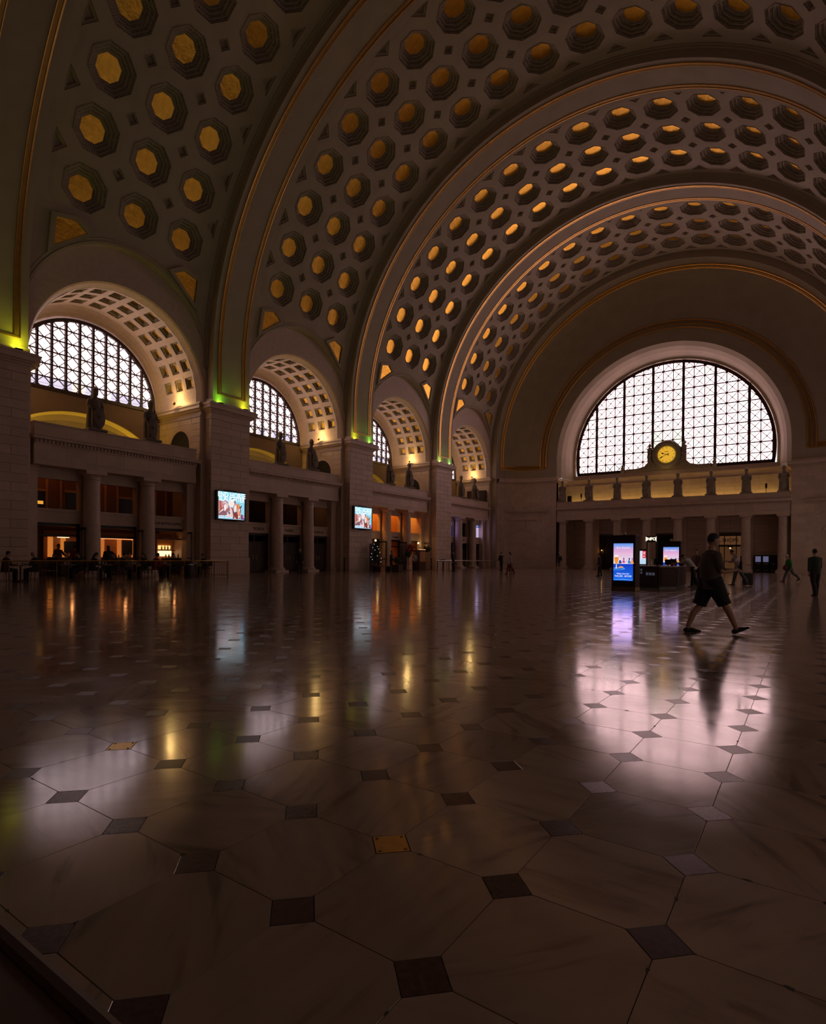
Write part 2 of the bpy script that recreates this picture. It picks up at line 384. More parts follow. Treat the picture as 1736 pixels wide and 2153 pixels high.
for k in range(0, 5):  # glowing glazing added out of view to brighten the left piers and floor
    for c in (-1, 0, 1):
        for n_, (z0, z1) in enumerate(((.02, 2.74), (3.67, 5.24))):
            y = BAYS[k] + c * 3.27; o = MB().box(20.32, 20.36, y - 1.27, y + 1.27, z0, z1).obj('window_%d' % (20 + k * 6 + (c + 1) * 2 + n_), 'door_fill' if k > 1 else 'door_fill_dim')
            tag(o, 'added unseen glowing %s glazing %d of bay %d in the right wall' % (('door', 'upper')[n_], c + 2, k + 1), 'window', kind='structure')
for k in range(0, 5):                                   # daylight of the windows opposite, outside the frame
    yc = BAYS[k]; P = clip_poly([(yc - 4.5, 10.9), (yc + 4.5, 10.9), (yc + 4.5, 16), (yc - 4.5, 16)], yc, 11.05, 4.55)
    o = MB().prism(P, lambda a, z, d: (23.7 + d, a, z), 0, .05).obj('window_%d' % (k + 6), 'pane_right' if k > 1 else 'pane_dim'); tag(o, 'half-round window in bay %d of the right wall' % (k + 1), 'window', kind='structure')

# ---------------------------------------------------------------- coffered vault
ceil = MB()
hw, hh, ca, cdm = 1.465, RC * rad(8.45) / 2, 1.07, .33
TH = [rad(20.0 + 8.45 * k) for k in range(17)]
t8 = math.tan(pi / 8)
octo = lambda a: [(a, -a * t8), (a, a * t8), (a * t8, a), (-a * t8, a), (-a, a * t8), (-a, -a * t8), (-a * t8, -a), (a * t8, -a)]
outer = [(hw, -(hh - cdm)), (hw, hh - cdm), (hw - cdm, hh), (-(hw - cdm), hh), (-hw, hh - cdm), (-hw, -(hh - cdm)), (-(hw - cdm), -hh), (hw - cdm, -hh)]
def groin(y): return asin(max(-1, min(1, (13.1 + sqrt(max(0, 5.31 ** 2 - y * y)) - ZC) / RC)))
def bay_shell(yc):
    for r, th in enumerate(TH):
        f = lambda y, t: vp(RC, th + t / RC, yc + y)
        lo, hi = r == 0, r == 16                         # first and last rows close their outer corners
        ends = ([-1] if lo else []) + ([1] if hi else [])
        for c in (-2 * hw, 0, 2 * hw):
            ceil.strip([f(c + a, b) for a, b in outer], [f(c + a, b) for a, b in octo(ca)], True)
            for e in ends:
                for s in (-1, 1): ceil.add([f(c + s * hw, e * hh), f(c + s * (hw - cdm), e * hh), f(c + s * hw, e * (hh - cdm))], [(0, 1, 2)])
        for s in (-1, 1):
            a, b, c, d = 4.395, 4.65, 5.32, hh - cdm
            ceil.add([f(s * a, -d), f(s * a, d), f(s * b, d - .255), f(s * b, -d + .255)], [(0, 1, 2, 3)])
            for e in ends: ceil.add([f(s * a, e * hh), f(s * a, e * d), f(s * b, e * (d - .255)), f(s * b, e * hh)], [(0, 1, 2, 3)])
            q = (-hh, -d + .255, d - .255, hh)
            ceil.add([f(s * b, t) for t in q] + [f(s * c, t) for t in q], [(0, 4, 5, 1), (1, 5, 6, 2), (2, 6, 7, 3)])
    n = 36
    for m in (0, 1):
        g = lambda th, y: vp(RC, pi - th if m else th, y)
        e = (pi - TH[16] if m else TH[0]) - hh / RC
        for i in range(n):
            y0, y1 = -5.32 + 10.64 * i / n, -5.32 + 10.64 * (i + 1) / n
            for k in range(3):
                q = lambda y, kk: groin(y) + (e - groin(y)) * kk / 3
                ceil.add([g(q(y0, k), yc + y0), g(q(y1, k), yc + y1), g(q(y1, k + 1), yc + y1), g(q(y0, k + 1), yc + y0)], [(0, 1, 2, 3)])
for yc in BAYS: bay_shell(yc)
CE = ceil.obj('ceiling', 'plaster', smooth=True); tag(CE, 'dim coffered barrel vault with rows of gilded octagons', 'ceiling', kind='structure')
def vmat(th, y, R=RC, roll=0):
    n = Vector((-cos(th), 0, sin(th))); t = Vector((sin(th), 0, cos(th))); m = Matrix((Vector((0, -1, 0)), t, n)).transposed().to_4x4(); m.translation = vp(R, th, y)
    return m @ Matrix.Rotation(roll, 4, 'Z') if roll else m
cf = MB(); prev = (ca, -.04)
for a, d in ((1.07, .11), (.92, .12), (.92, .24), (.77, .25), (.77, .37), (.64, .38), (.62, .45), (.57, .49)):
    cf.strip([(x, y, prev[1]) for x, y in octo(prev[0])], [(x, y, d) for x, y in octo(a)], True); prev = (a, d)
for ap, dep, per in ((1.065, .04, 8), (.915, .18, 7), (.765, .31, 6)):
    for k in range(8):
        R8 = Matrix.Rotation(k * pi / 4, 3, 'Z'); L = 2 * ap * t8
        for i in range(per):
            u = (i + .5) / per * L - L / 2; b = MB().box(ap - .06, ap + .01, u - L / per * .28, u + L / per * .28, dep - .02, dep + .05)
            cf.add([R8 @ Vector(p) for p in b.v], b.f)
cme = cf.mesh('coffer', 'coffer_plaster')
gme = MB().add([(x, y, .485) for x, y in octo(.575)] + [(x, y, .53) for x, y in octo(.575)], [tuple(range(8))] + [(i, (i + 1) % 8, 8 + (i + 1) % 8, 8 + i) for i in range(8)]).mesh('gold_panel', 'gold_leaf')
sq = MB(); prev = (.332, -.02)
dm = lambda a: [(a, 0), (0, a), (-a, 0), (0, -a)]
for a, d in ((.332, .05), (.25, .06), (.23, .2)):
    sq.strip([(x, y, prev[1]) for x, y in dm(prev[0])], [(x, y, d) for x, y in dm(a)], True); prev = (a, d)
sq.add([(x, y, .2) for x, y in dm(.23)], [(0, 1, 2, 3)]); sme = sq.mesh('small_coffer', 'coffer_plaster')
tr = MB()
T0 = [(.332, 0), (-.257, .589), (-.257, -.589)]; T1 = [(.17, 0), (-.19, .36), (-.19, -.36)]; T2 = [(.11, 0), (-.16, .26), (-.16, -.26)]
tr.strip([(x, y, -.02) for x, y in T0], [(x, y, .05) for x, y in T0], True).strip([(x, y, .05) for x, y in T0], [(x, y, .06) for x, y in T1], True).strip([(x, y, .06) for x, y in T1], [(x, y, .2) for x, y in T2], True).add([(x, y, .2) for x, y in T2], [(0, 1, 2)])
tme = tr.mesh('triangle_coffer', 'coffer_plaster')
for yc in BAYS:
    for k, th in enumerate(TH):
        for c in (-2 * hw, 0, 2 * hw):
            o = link('coffer', cme, CE, vmat(th, yc + c)); link('gold_panel', gme, o)
        if k < 16:
            tm = th + hh / RC
            for c in (-hw, hw): link('small_coffer', sme, CE, vmat(tm, yc + c))
            for s in (-1, 1): link('triangle_coffer', tme, CE, vmat(tm, yc + s * 4.395, RC - .0, 0 if s > 0 else pi))
# gilded corner trapezoids and groin mouldings above each lunette
def ring_on_vault(mb, poly, w, d0, d1, mirror):
    A = [vp(RC - d0, (pi - t) if mirror else t, y) for y, t in poly]; cyy = sum(p[0] for p in poly) / len(poly); ct = sum(p[1] for p in poly) / len(poly)
    k = [(cyy + (y - cyy) * w, ct + (t - ct) * w) for y, t in poly]; B = [vp(RC - d0, (pi - t) if mirror else t, y) for y, t in k]
    C = [vp(RC - d1, (pi - t) if mirror else t, y) for y, t in k]
    mb.strip(A, B, True); mb.strip(B, C, True)
    D = [vp(RC + .02, (pi - t) if mirror else t, y) for y, t in poly]; mb.strip(A, D, True)
    return C
for b, yc in enumerate(BAYS[1:]):
    for mir in (0, 1):
        for s in (-1, 1):
            P = [(yc + s * 4.35, rad(14.6)), (yc + s * 3.05, rad(15.6)), (yc + s * 2.15, rad(13.9)), (yc + s * 4.35, rad(8.6))]
            mb = MB(); C = ring_on_vault(mb, P, .70, .14, .06, mir); o = mb.obj('corner_coffer', 'coffer_plaster', CE)
            MB().add([tuple(Vector(p)) for p in C] + [vp(RC + .02, (pi - P[i][1]) if mir else P[i][1], P[i][0]) for i in range(4)], [(0, 1, 2, 3)]).obj('gold_panel', 'gold_leaf', o)
        for off, r in ((.10, .05), (.27, .035)):
            pts = []
            for i in range(41):
                a = pi * i / 40; y = (5.31 + off) * cos(a); z = 13.1 + (5.31 + off) * sin(a)
                if abs(y) < 5.3: t = asin((z - ZC) / RC); pts.append(vp(RC - .01, (pi - t) if mir else t, yc + y))
            MB().tube(pts, r, 6).obj('groin_moulding', 'plaster', CE, True)
# ---------------------------------------------------------------- ribs
def archpath(R, z0, n=72):
    return [(-R, z0)] + [(-R * cos(pi * i / n), ZC + R * sin(pi * i / n)) for i in range(n + 1)] + [(R, z0)]
def sweep(mb, y0, y1, Ra, Rb, z0):
    A, B = archpath(Ra, z0), archpath(Rb, z0)
    f = lambda P, y: [(x, y, z) for x, z in P]
    mb.strip(f(A, y0), f(A, y1)); mb.strip(f(A, y0), f(B, y0)); mb.strip(f(A, y1), f(B, y1)); mb.strip(f(B, y0), f(B, y1))
    for P, Q in ((A[0], B[0]), (A[-1], B[-1])): mb.add([(P[0], y0, P[1]), (P[0], y1, P[1]), (Q[0], y1, Q[1]), (Q[0], y0, Q[1])], [(0, 1, 2, 3)])
for k, y1 in enumerate([-1.04] + YR[1:]):
    y0 = y1 - 2.935; mb = MB(); sweep(mb, y0, y1, RR, RC + .1, 11.33)
    rb = mb.obj('trim_%d' % (k + 1), 'plaster', smooth=True)
    tag(rb, ['plain vault rib behind the camera', 'vault rib cut off by the left edge of the photo', 'nearest whole vault rib, dark underside between gold lines', 'second vault rib from the left edge inward, over the second wall screen', 'farthest free vault rib, brightest underside'][k], 'vault rib', kind='structure')
    for a, wd, pr, mt in ((.36, .07, .06, 'gilt'), (.44, .15, .035, 'old_gilt'), (.62, .035, .04, 'gilt'), (2.935 - .43, .07, .06, 'gilt'), (2.935 - .62, .17, .035, 'old_gilt'), (2.935 - .66, .035, .045, 'gilt')):
        mb = MB(); sweep(mb, y0 + a, y0 + a + wd, RR - pr, RR + .02, 11.72); mb.obj('gilt_moulding', mt, rb, True)
    for sx in (-1, 1):
        mb = MB(); mb.box(sx * (RR - .05), sx * (RR + .02), y0 + .36, y1 - .36, 11.70, 11.80); mb.obj('gilt_moulding', 'old_gilt', rb)
    for e, w in ((y0 - .14, .14), (y1, .14)):                                     # stepped moulding where the rib meets the coffers
        mb = MB(); sweep(mb, e, e + w, RC - .16, RC + .1, 13.4); sweep(mb, e - .1 if w and e < y0 else e + w, (e - .1 if w and e < y0 else e + w) + .1, RC - .07, RC + .1, 13.4); mb.obj('rib_moulding', 'plaster', rb, True)
# ---------------------------------------------------------------- piers
CH, Z0 = .447, 1.12
def blocks(parent, courses, u0, u1, place, zb=Z0, seed=0):
    """courses of chamfered ashlar along u0..u1; place(ua, ub, za, zb) -> MB"""
    W = u1 - u0
    for c in range(courses):
        cuts = [0, .5, 1] if (c + seed) % 2 else [0, .25, .75, 1]
        if W < 1.6: cuts = [0, 1] if (c + seed) % 2 else [0, .55, 1]
        for a, b in zip(cuts[:-1], cuts[1:]):
            place(u0 + a * W + .004, u0 + b * W - .004, zb + c * CH + .004, zb + (c + 1) * CH - .004).obj('stone_block', 'stone', parent)
def mirror(o, sx, name=None):
    return o
def pier(k, y1, left=True):
    y0 = y1 - 3.02; y1 = y1 + .06; s = -1 if left else 1
    X = lambda d: s * (PX + d)
    bx = lambda mb, d0, d1, a, b, z0, z1: mb.box(min(X(d0), X(d1)), max(X(d0), X(d1)), a, b, z0, z1)
    core = MB(); bx(core, .03, 1.9, y0 + .03, y1 - .03, 0, 11.33)
    nm = ['beside the camera', 'cut off by the left edge of the photo', 'carrying the nearest bright advertising screen', 'carrying the second advertising screen', 'farthest from the camera, behind the railing'][k]
    p = core.obj('pier', 'stone_joint'); tag(p, 'pink-grey ashlar %s pier %s' % ('left-wall' if left else 'right-wall', nm), 'pier', kind='structure')
    mb = MB(); bx(mb, -.05, .4, y0 - .05, y1 + .05, 0, Z0 - .06); bx(mb, -.025, .4, y0 - .025, y1 + .025, Z0 - .06, Z0 - .01); mb.obj('plinth', 'stone', p)
    if left and k:
        blocks(p, 20, y0, y1, lambda a, b, z, w: MB().bbox(X(.3), X(0), a, b, z, w), seed=k)
        blocks(p, 20, .31, .62, lambda a, b, z, w: MB().bbox(X(b), X(a), y0, y0 + .2, z, w), seed=k)
        blocks(p, 20, .31, .62, lambda a, b, z, w: MB().bbox(X(b), X(a), y1 - .2, y1, z, w), seed=k)
    else:
        mb = MB(); bx(mb, 0, .6, y0, y1, Z0, 10.06); mb.obj('ashlar', 'stone', p)
    cn = MB()
    for d, z0, z1 in ((.05, 10.06, 10.2), (.02, 10.2, 10.46), (.10, 10.46, 10.56), (.2, 10.56, 10.66), (.36, 10.66, 10.9), (.40, 10.9, 10.98), (.30, 10.98, 11.06), (.02, 11.06, 11.33)):
        bx(cn, -d, .7, y0 - d, y1 + d, z0, z1)
    cn.obj('cornice', 'stone', p)
    return p
for k, y in enumerate([-1.04] + YR[1:]):
    pier(k, y); pier(k, y, False)
# ---------------------------------------------------------------- left wall with its arched bays
ZA, RA, RS = 11.45, 5.1, 4.88
def arcy(yc, R, zc, z0, n=40): return [(yc - R, z0)] + [(yc - R * cos(pi * i / n), zc + R * sin(pi * i / n)) for i in range(n + 1)] + [(yc + R, z0)]
wl = MB(); wd = MB(); wc = MB()
NS, SST = 13, rad(13)
sof_cells = []
OPH, OPP = 1.27, 3.27                                    # half width and pitch of the three openings
for yc in BAYS:
    a, o = arcy(yc, RA, ZA, 11.1), arcy(yc, 5.33, 13.1, 11.1)
    x = -18.94
    wl.strip([(x, y, z) for y, z in a], [(x, y, z) for y, z in o])
    gr = [(-RC * cos(asin(max(-.2, min(1, (z - ZC) / RC)))) if z > 13.1 else x, y, z) for y, z in o]
    wl.strip([(x, y, z) for y, z in o], gr)
    s = arcy(yc, RS, ZA, 11.1)
    wl.strip([(x, y, z) for y, z in a], [(-19.05, yc + (y - yc) * .985, ZA + (z - ZA) * .985) for y, z in a]); wl.strip([(-19.05, yc + (y - yc) * .985, ZA + (z - ZA) * .985) for y, z in a], [(-19.45, y, z) for y, z in s])
    # coffered soffit
    cw, ch_, hs = 1.15, RS * SST / 2, .37
    f = lambda u, th: (u, yc - RS * cos(th), ZA + RS * sin(th))
    for r in range(NS):
        th = pi / 2 + (r - 6) * SST
        for c in range(3):
            u = -20.03 - c * cw
            O = [(u + cw / 2, th - SST / 2), (u + cw / 2, th + SST / 2), (u - cw / 2, th + SST / 2), (u - cw / 2, th - SST / 2)]
            I = [(u + hs, th - hs / RS), (u + hs, th + hs / RS), (u - hs, th + hs / RS), (u - hs, th - hs / RS)]
            wl.strip([f(*p) for p in O], [f(*p) for p in I], True); sof_cells.append((u, yc, th))
    e = SST * 6.5
    for sg in (-1, 1):
        th = [pi / 2 + sg * (e + (pi / 2 - e) * i / 3) for i in range(4)]
        wl.strip([f(-19.455, t) for t in th], [f(-22.905, t) for t in th])
        wl.add([f(-19.455, th[-1]), f(-22.905, th[-1]), (-22.905, yc + sg * RS, 11.1), (-19.455, yc + sg * RS, 11.1)], [(0, 1, 2, 3)])
    pr = [(-22.9, RS, ZA), (-23.1, 4.87, 11.42), (-23.3, 4.80, 11.35), (-23.5, 4.70, 11.25), (-23.6, 4.62, 11.12), (-23.72, 4.6, 11.05)]
    for A, B in zip(pr[:-1], pr[1:]):
        wl.strip([(A[0], y, z) for y, z in arcy(yc, A[1], A[2], 10.9)], [(B[0], y, z) for y, z in arcy(yc, B[1], B[2], 10.9)])
    n = 24; P = [(yc - 4.4 + 8.8 * i / n, 7.9 + 2.05 * max(0, 1 - ((i / n - .5) * 2) ** 2) ** .62) for i in range(n + 1)]   # wall under the window, with a segmental cove
    F = lambda x, L: [(x, y, z) for y, z in L]
    wd.strip(F(-23.66, P), F(-23.66, [(y, 10.9) for y, z in P])); wd.strip(F(-23.66, P), F(-23.75, P)); wc.strip(F(-23.75, P), F(-24.15, [(yc + (y - yc) * .97, z - .12) for y, z in P]))
    wc.strip(F(-24.15, [(yc + (y - yc) * .97, z - .12) for y, z in P]), F(-24.5, [(y, 7.3) for y, z in P]))
    for s_ in (-1, 1): wd.box(-24.0, -23.66, min(yc + s_ * 4.4, yc + s_ * 5.2), max(yc + s_ * 4.4, yc + s_ * 5.2), 7.3, 10.9)
    wl.box(-24, -19.2, yc - 5.2, yc + 5.2, 7.25, 7.34)                              # balcony floor
    for sg in (-1, 1):
        ys = yc + sg * RS; wl.box(-23.8, -18.98, min(ys + sg * .04, ys + sg * .6), max(ys + sg * .04, ys + sg * .6), 0, 11.12)
        wl.box(-19.5, -18.94, min(yc + sg * RA, yc + sg * 5.5), max(yc + sg * RA, yc + sg * 5.5), 0, 11.12)
        for d, z0, z1 in ((.04, 10.2, 10.3), (.12, 10.56, 10.68), (.26, 10.68, 10.9), (.3, 10.9, 10.98), (.1, 10.98, 11.12)):
            wl.box(-23.7, -19.0 + d, min(ys - sg * d, ys + sg * .3), max(ys - sg * d, ys + sg * .3), z0, z1)
    # door wall
    xs = [yc - 5.2] + [v for c in (-1, 0, 1) for v in (yc + c * OPP - OPH, yc + c * OPP + OPH)] + [yc + 5.2]
    for i in range(0, 8, 2): wl.box(-20.3, -20.0, xs[i], xs[i + 1], 0, 5.9)
    for c in (-1, 0, 1):
        a0, a1 = yc + c * OPP - OPH, yc + c * OPP + OPH
        wl.box(-20.3, -20.0, a0, a1, 5.34, 5.9); wl.box(-20.3, -19.98, a0, a1, 2.9, 3.62)
        wl.box(-20.35, -19.90, a0 + .003, a1 - .003, 3.53, 3.60); wl.box(-20.35, -19.87, a0 + .003, a1 - .003, 3.60, 3.66); wl.box(-20.35, -19.93, a0 + .003, a1 - .003, 2.9, 2.96)
        for s_ in (a0, a1 - .09): wl.box(-20.3, -19.95, s_, s_ + .09, 3.66, 5.34)
        wl.box(-20.3, -19.95, a0 + .09, a1 - .09, 5.25, 5.34)
    for sg in (-1, 1): y = yc + sg * 4.62; wl.box(-20.1, -19.55, y - .28, y + .28, 0, 5.55); wl.box(-20.1, -19.48, y - .34, y + .34, 5.55, 5.84); wl.box(-20.1, -19.48, y - .34, y + .34, 0, .3)
WLm = wl.mesh('wall_left', 'granite')
WL = link('wall_left', WLm); tag(WL, 'left wall of four arched window bays above a colonnade of doorways', 'wall', kind='structure')
wd.obj('window_apron', 'apron', WL); wc.obj('light_cove', 'plaster', WL, True)
wr = link('wall_right', WLm); wr.scale = (-1, 1, 1); tag(wr, 'right wall of arched bays opposite', 'wall', kind='structure')
MB().box(-30, 30, -8, -5.4, -.2, 34).obj('wall_front', 'plaster_dark'); tag(bpy.data.objects['wall_front'], 'plain wall behind the camera', 'wall', kind='structure')
for sx, nm in ((-1, 'trim_10'), (1, 'trim_11')):
    o = MB().box(min(sx * 24.2, sx * 30), max(sx * 24.2, sx * 30), -8, 72, -.2, 20).obj(nm, 'plaster_dark'); tag(o, 'outer masonry behind the %s wall' % ('left' if sx < 0 else 'right'), 'wall', kind='structure')
sc_ = MB(); pv = (.37, -.02)
s4 = lambda a: [(a, -a), (a, a), (-a, a), (-a, -a)]
for a, d in ((.37, .08), (.29, .09), (.29, .16), (.22, .17), (.21, .24)):
    sc_.strip([(x, y, pv[1]) for x, y in s4(pv[0])], [(x, y, d) for x, y in s4(a)], True); pv = (a, d)
for ap, dep, per in ((.365, .03, 6), (.286, .11, 5)):
    for k in range(4):
        R4 = Matrix.Rotation(k * pi / 2, 3, 'Z')
        for i in range(per):
            u = ((i + .5) / per - .5) * 2 * ap; b = MB().box(ap - .035, ap + .01, u - ap / per * .55, u + ap / per * .55, dep - .02, dep + .03); sc_.add([R4 @ Vector(p) for p in b.v], b.f)
sof = sc_.mesh('soffit_coffer', 'coffer_plaster'); sgo = MB().add([(x, y, .235) for x, y in s4(.215)], [(0, 1, 2, 3)]).mesh('gold_panel', 'gold_leaf')
for u, yc, th in sof_cells:
    if yc < 10: continue
    n = Vector((0, -cos(th), sin(th))); t = Vector((0, sin(th), cos(th))); ex = t.cross(n)
    m = Matrix((ex, t, n)).transposed().to_4x4(); m.translation = (u, yc - RS * cos(th), ZA + RS * sin(th))
    o = link('soffit_coffer', sof, WL, m); link('gold_panel', sgo, o)
# ashlar of the far side wall of every arched bay, with its small niche arch
for b, yc in enumerate(BAYS[1:]):
    ys = yc + RS
    blk = lambda a, bb, z, w: MB().bbox(a, bb, ys, ys + .3, z, w)
    for c in range(7):
        cuts = [0, .3, .62, 1] if c % 2 else [0, .18, .5, .8, 1]; u0, u1 = -23.6, -19.02; z = 7.36 + c * .405
        for p, q in zip(cuts[:-1], cuts[1:]):
            ua, ub = u0 + p * (u1 - u0) + .004, u0 + q * (u1 - u0) - .004
            if b < 3 and c < 6 and ub > -22.43 and ua < -19.97:
                if ua < -22.53: blk(ua, -22.47, z + .004, z + .401).obj('stone_block', 'stone', WL)
                if ub > -19.87: blk(-19.93, ub, z + .004, z + .401).obj('stone_block', 'stone', WL)
                continue
            blk(ua, ub, z + .004, z + .401).obj('stone_block', 'stone', WL)
    if b < 3:
        nm = MB(); n = 12; A = [(-21.2 + 1.27 * cos(pi * i / n), 8.42 + 1.27 * sin(pi * i / n)) for i in range(n + 1)]
        I = [(-20.15, 7.36)] + [(-21.2 + 1.05 * cos(pi * i / n), 8.42 + 1.05 * sin(pi * i / n)) for i in range(n + 1)] + [(-22.25, 7.36)]; A = [(-19.93, 7.36)] + A + [(-22.47, 7.36)]
        nm.strip([(x, ys - .01, z) for x, z in A], [(x, ys - .01, z) for x, z in I]); nm.strip([(x, ys - .01, z) for x, z in I], [(x, ys + .35, z) for x, z in I])
        nm.strip([(x, ys, z) for x, z in A[1:-1]], [(x, ys, 9.79) for x, z in A[1:-1]])
        nm.obj('niche_arch', 'stone', WL); MB().prism(I, lambda x, z, d: (x, ys + d, z), .03, .3).obj('niche_shade', 'black', WL)  # black plug stands in for the shade inside the niche
# lamps hidden in the segmental cove under each window
for b, yc in enumerate(BAYS[1:]):
    for s in (-2.6, 0, 2.6): area((-23.86, yc + s, 7.42), (-24.3, yc + s * .96, 9.0), (28, 15, 10, 7)[b], (1, .62, .03), 1.6, .15)
# warm uplights at the spring of every soffit
for b, yc in enumerate(BAYS[1:]):
    for sg in (1, -1):
        ys = yc + sg * (RS - .45)
        lm = MB(); lm.lathe([(.06, 11.13), (.09, 11.2), (.09, 11.3), (.07, 11.3)], -21.18, ys, 10); o = lm.obj('uplight', 'bronze')
        tag(o, 'warm uplight at the %s foot of the %s coffered arch' % ('far' if sg > 0 else 'near', names[b]), 'lamp', 'uplights at the feet of the coffered arches')
        spot((-21.18, ys - sg * .05, 11.33), (-21.18, ys + sg * .30, 13.2), 45, (1, .66, .22), 120, .9, .04); point((-21.18, ys - sg * .1, 11.36), 64, (1, .62, .2), .05)
# ---------------------------------------------------------------- colonnade of the left wall
def column(x, y, label, r=.46):
    c = MB().box(x - .62, x + .62, y - .62, y + .62, 0, .16).obj('column', 'granite'); tag(c, label, 'column', kind='structure')
    MB().lathe([(.60, .16), (.62, .22), (.58, .29), (.52, .32), (.5, .36), (r + .02, .40)], x, y, 28).obj('base', 'granite', c, True)
    for k in range(6):
        z0 = .40 + k * .823; z1 = z0 + .823; ra = r - .06 * (k / 6) ** 1.5; rb = r - .06 * ((k + 1) / 6) ** 1.5
        MB().lathe([(ra - .012, z0), (ra, z0 + .012), (rb, z1 - .012), (rb - .012, z1)], x, y, 28).obj('drum', 'granite', c, True)
    MB().lathe([(r - .06, 5.335), (r - .02, 5.36), (r - .02, 5.40), (r - .05, 5.42), (r - .05, 5.5), (r + .06, 5.62)], x, y, 28).obj('echinus', 'granite', c, True)
    MB().box(x - .56, x + .56, y - .56, y + .56, 5.62, 5.82).obj('abacus', 'granite', c)
    return c
def entablature(mp, a0, a1, depth, name, label, parent_kind='structure'):
    """mp(a, d, z): a along the front, d out towards the hall"""
    def B(mb, u0, u1, d0, d1, z0, z1):
        return mb.add([mp(u0, d0, z0), mp(u1, d0, z0), mp(u1, d1, z0), mp(u0, d1, z0), mp(u0, d0, z1), mp(u1, d0, z1), mp(u1, d1, z1), mp(u0, d1, z1)], [(0, 3, 2, 1), (4, 5, 6, 7), (0, 1, 5, 4), (1, 2, 6, 5), (2, 3, 7, 6), (3, 0, 4, 7)])
    mb = MB()
    B(mb, a0, a1, -depth, 0, 5.82, 6.12); B(mb, a0, a1, -depth, .02, 6.12, 6.18)
    e = mb.obj(name, 'stone'); tag(e, label, 'balcony', kind='structure')
    n = max(1, round((a1 - a0) / 1.63)); w = (a1 - a0) / n
    for i in range(n): B(MB(), a0 + i * w + .003, a0 + (i + 1) * w - .003, -depth, -.03, 6.18, 6.86).obj('frieze_stone', 'stone', e)
    c = MB(); B(c, a0, a1, -depth, .03, 6.86, 6.93); B(c, a0, a1, -depth, .02, 6.93, 7.1); B(c, a0 - .12, a1 + .12, -depth, .30, 7.1, 7.24); B(c, a0 - .14, a1 + .14, -depth, .36, 7.24, 7.32); c.obj('cornice', 'stone', e)
    d = MB(); k = round((a1 - a0) / .19)
    for i in range(k): u = a0 + (i + .5) * (a1 - a0) / k; B(d, u - .055, u + .055, 0, .13, 6.94, 7.09)
    stuff(d.obj('dentils', 'stone', e))
    for i in range(n): B(MB(), a0 + i * w + .003, a0 + (i + 1) * w - .003, -.5, .0, 7.32, 7.92).obj('parapet_stone', 'stone', e)
    c = MB(); B(c, a0 - .03, a1 + .03, -.52, .05, 7.92, 8.0); c.obj('coping', 'stone', e)
    return e
ordn = ['nearest', 'second', 'third', 'farthest']
for b, yc in enumerate(BAYS[1:]):
    for sg in (-1, 1):
        column(-19.5, yc + sg * 1.63, '%s stone column of the %s left bay' % ('near' if sg < 0 else 'far', ordn[b]))
    entablature(lambda a, d, z: (-18.98 + d, a, z), yc - 4.75, yc + 4.6, 1.1, 'balcony', 'stone balcony and entablature of the %s left bay, with dentils' % ordn[b])
# ---------------------------------------------------------------- end wall
def endpath(s, z0, n=56, dr=0, dy=0):
    a = s * pi / 2; r = 11.9 + 6.42 * cos(a) + dr; y = 64 + 3.2 * sin(a) + dy; zc = 13.8 - .8 * s
    return [(-r, y, z0)] + [(-r * cos(pi * i / n), y, zc + r * sin(pi * i / n)) for i in range(n + 1)] + [(r, y, z0)]
eb = MB(); ns = 14
for i in range(ns): eb.strip(endpath(i / ns, 11.0), endpath((i + 1) / ns, 11.0))
rev = [(11.9, 67.2, 13.0), (11.82, 67.3, 13.02), (11.5, 67.75, 13.06), (11.2, 68.5, 13.12), (11.0, 69.3, 13.18), (10.9, 70.0, 13.22), (10.86, 70.12, 13.24), (10.62, 70.3, 13.28), (10.56, 70.55, 13.28)]
for (r0, y0, c0), (r1, y1, c1) in zip(rev[:-1], rev[1:]):
    g = lambda r, y, c: [(-r, y, 11.0)] + [(-r * cos(pi * i / 56), y, c + r * sin(pi * i / 56)) for i in range(57)] + [(r, y, 11.0)]
    eb.strip(g(r0, y0, c0), g(r1, y1, c1))
for sx in (-1, 1):
    eb.box(min(sx * 11.9, sx * 12.4), max(sx * 11.9, sx * 12.4), 67.3, 70.9, 0, 11.05)
    eb.box(min(sx * 18.3, sx * 19.2), max(sx * 18.3, sx * 19.2), 63.80, 64.6, 0, 11.0)
eb.box(-12.4, 12.4, 70.55, 70.9, 0, 11.43); eb.box(-12, 12, 67.6, 70.6, 7.2, 7.34)
WB = eb.obj('wall_back', 'plaster', smooth=True); tag(WB, 'concave end wall around the great half-round window', 'wall', kind='structure')
for off, w in ((0, 0), ):
    mb = MB(); sweep(mb, 63.75, 64.02, RR - .02, RC + .1, 11.0); mb.obj('vault_stop', 'plaster', WB, True)
def ep(s, z, d=0):                                       # point on the concave corner, d proud of it
    a = s * pi / 2; r = 11.9 + 6.42 * cos(a); y = 64 + 3.2 * sin(a)
    tx, ty = -6.42 * sin(a), 3.2 * cos(a); l = hypot(tx, ty); nx, ny = -ty / l, tx / l      # towards the hall axis
    return (r + nx * d, y + ny * d, z)
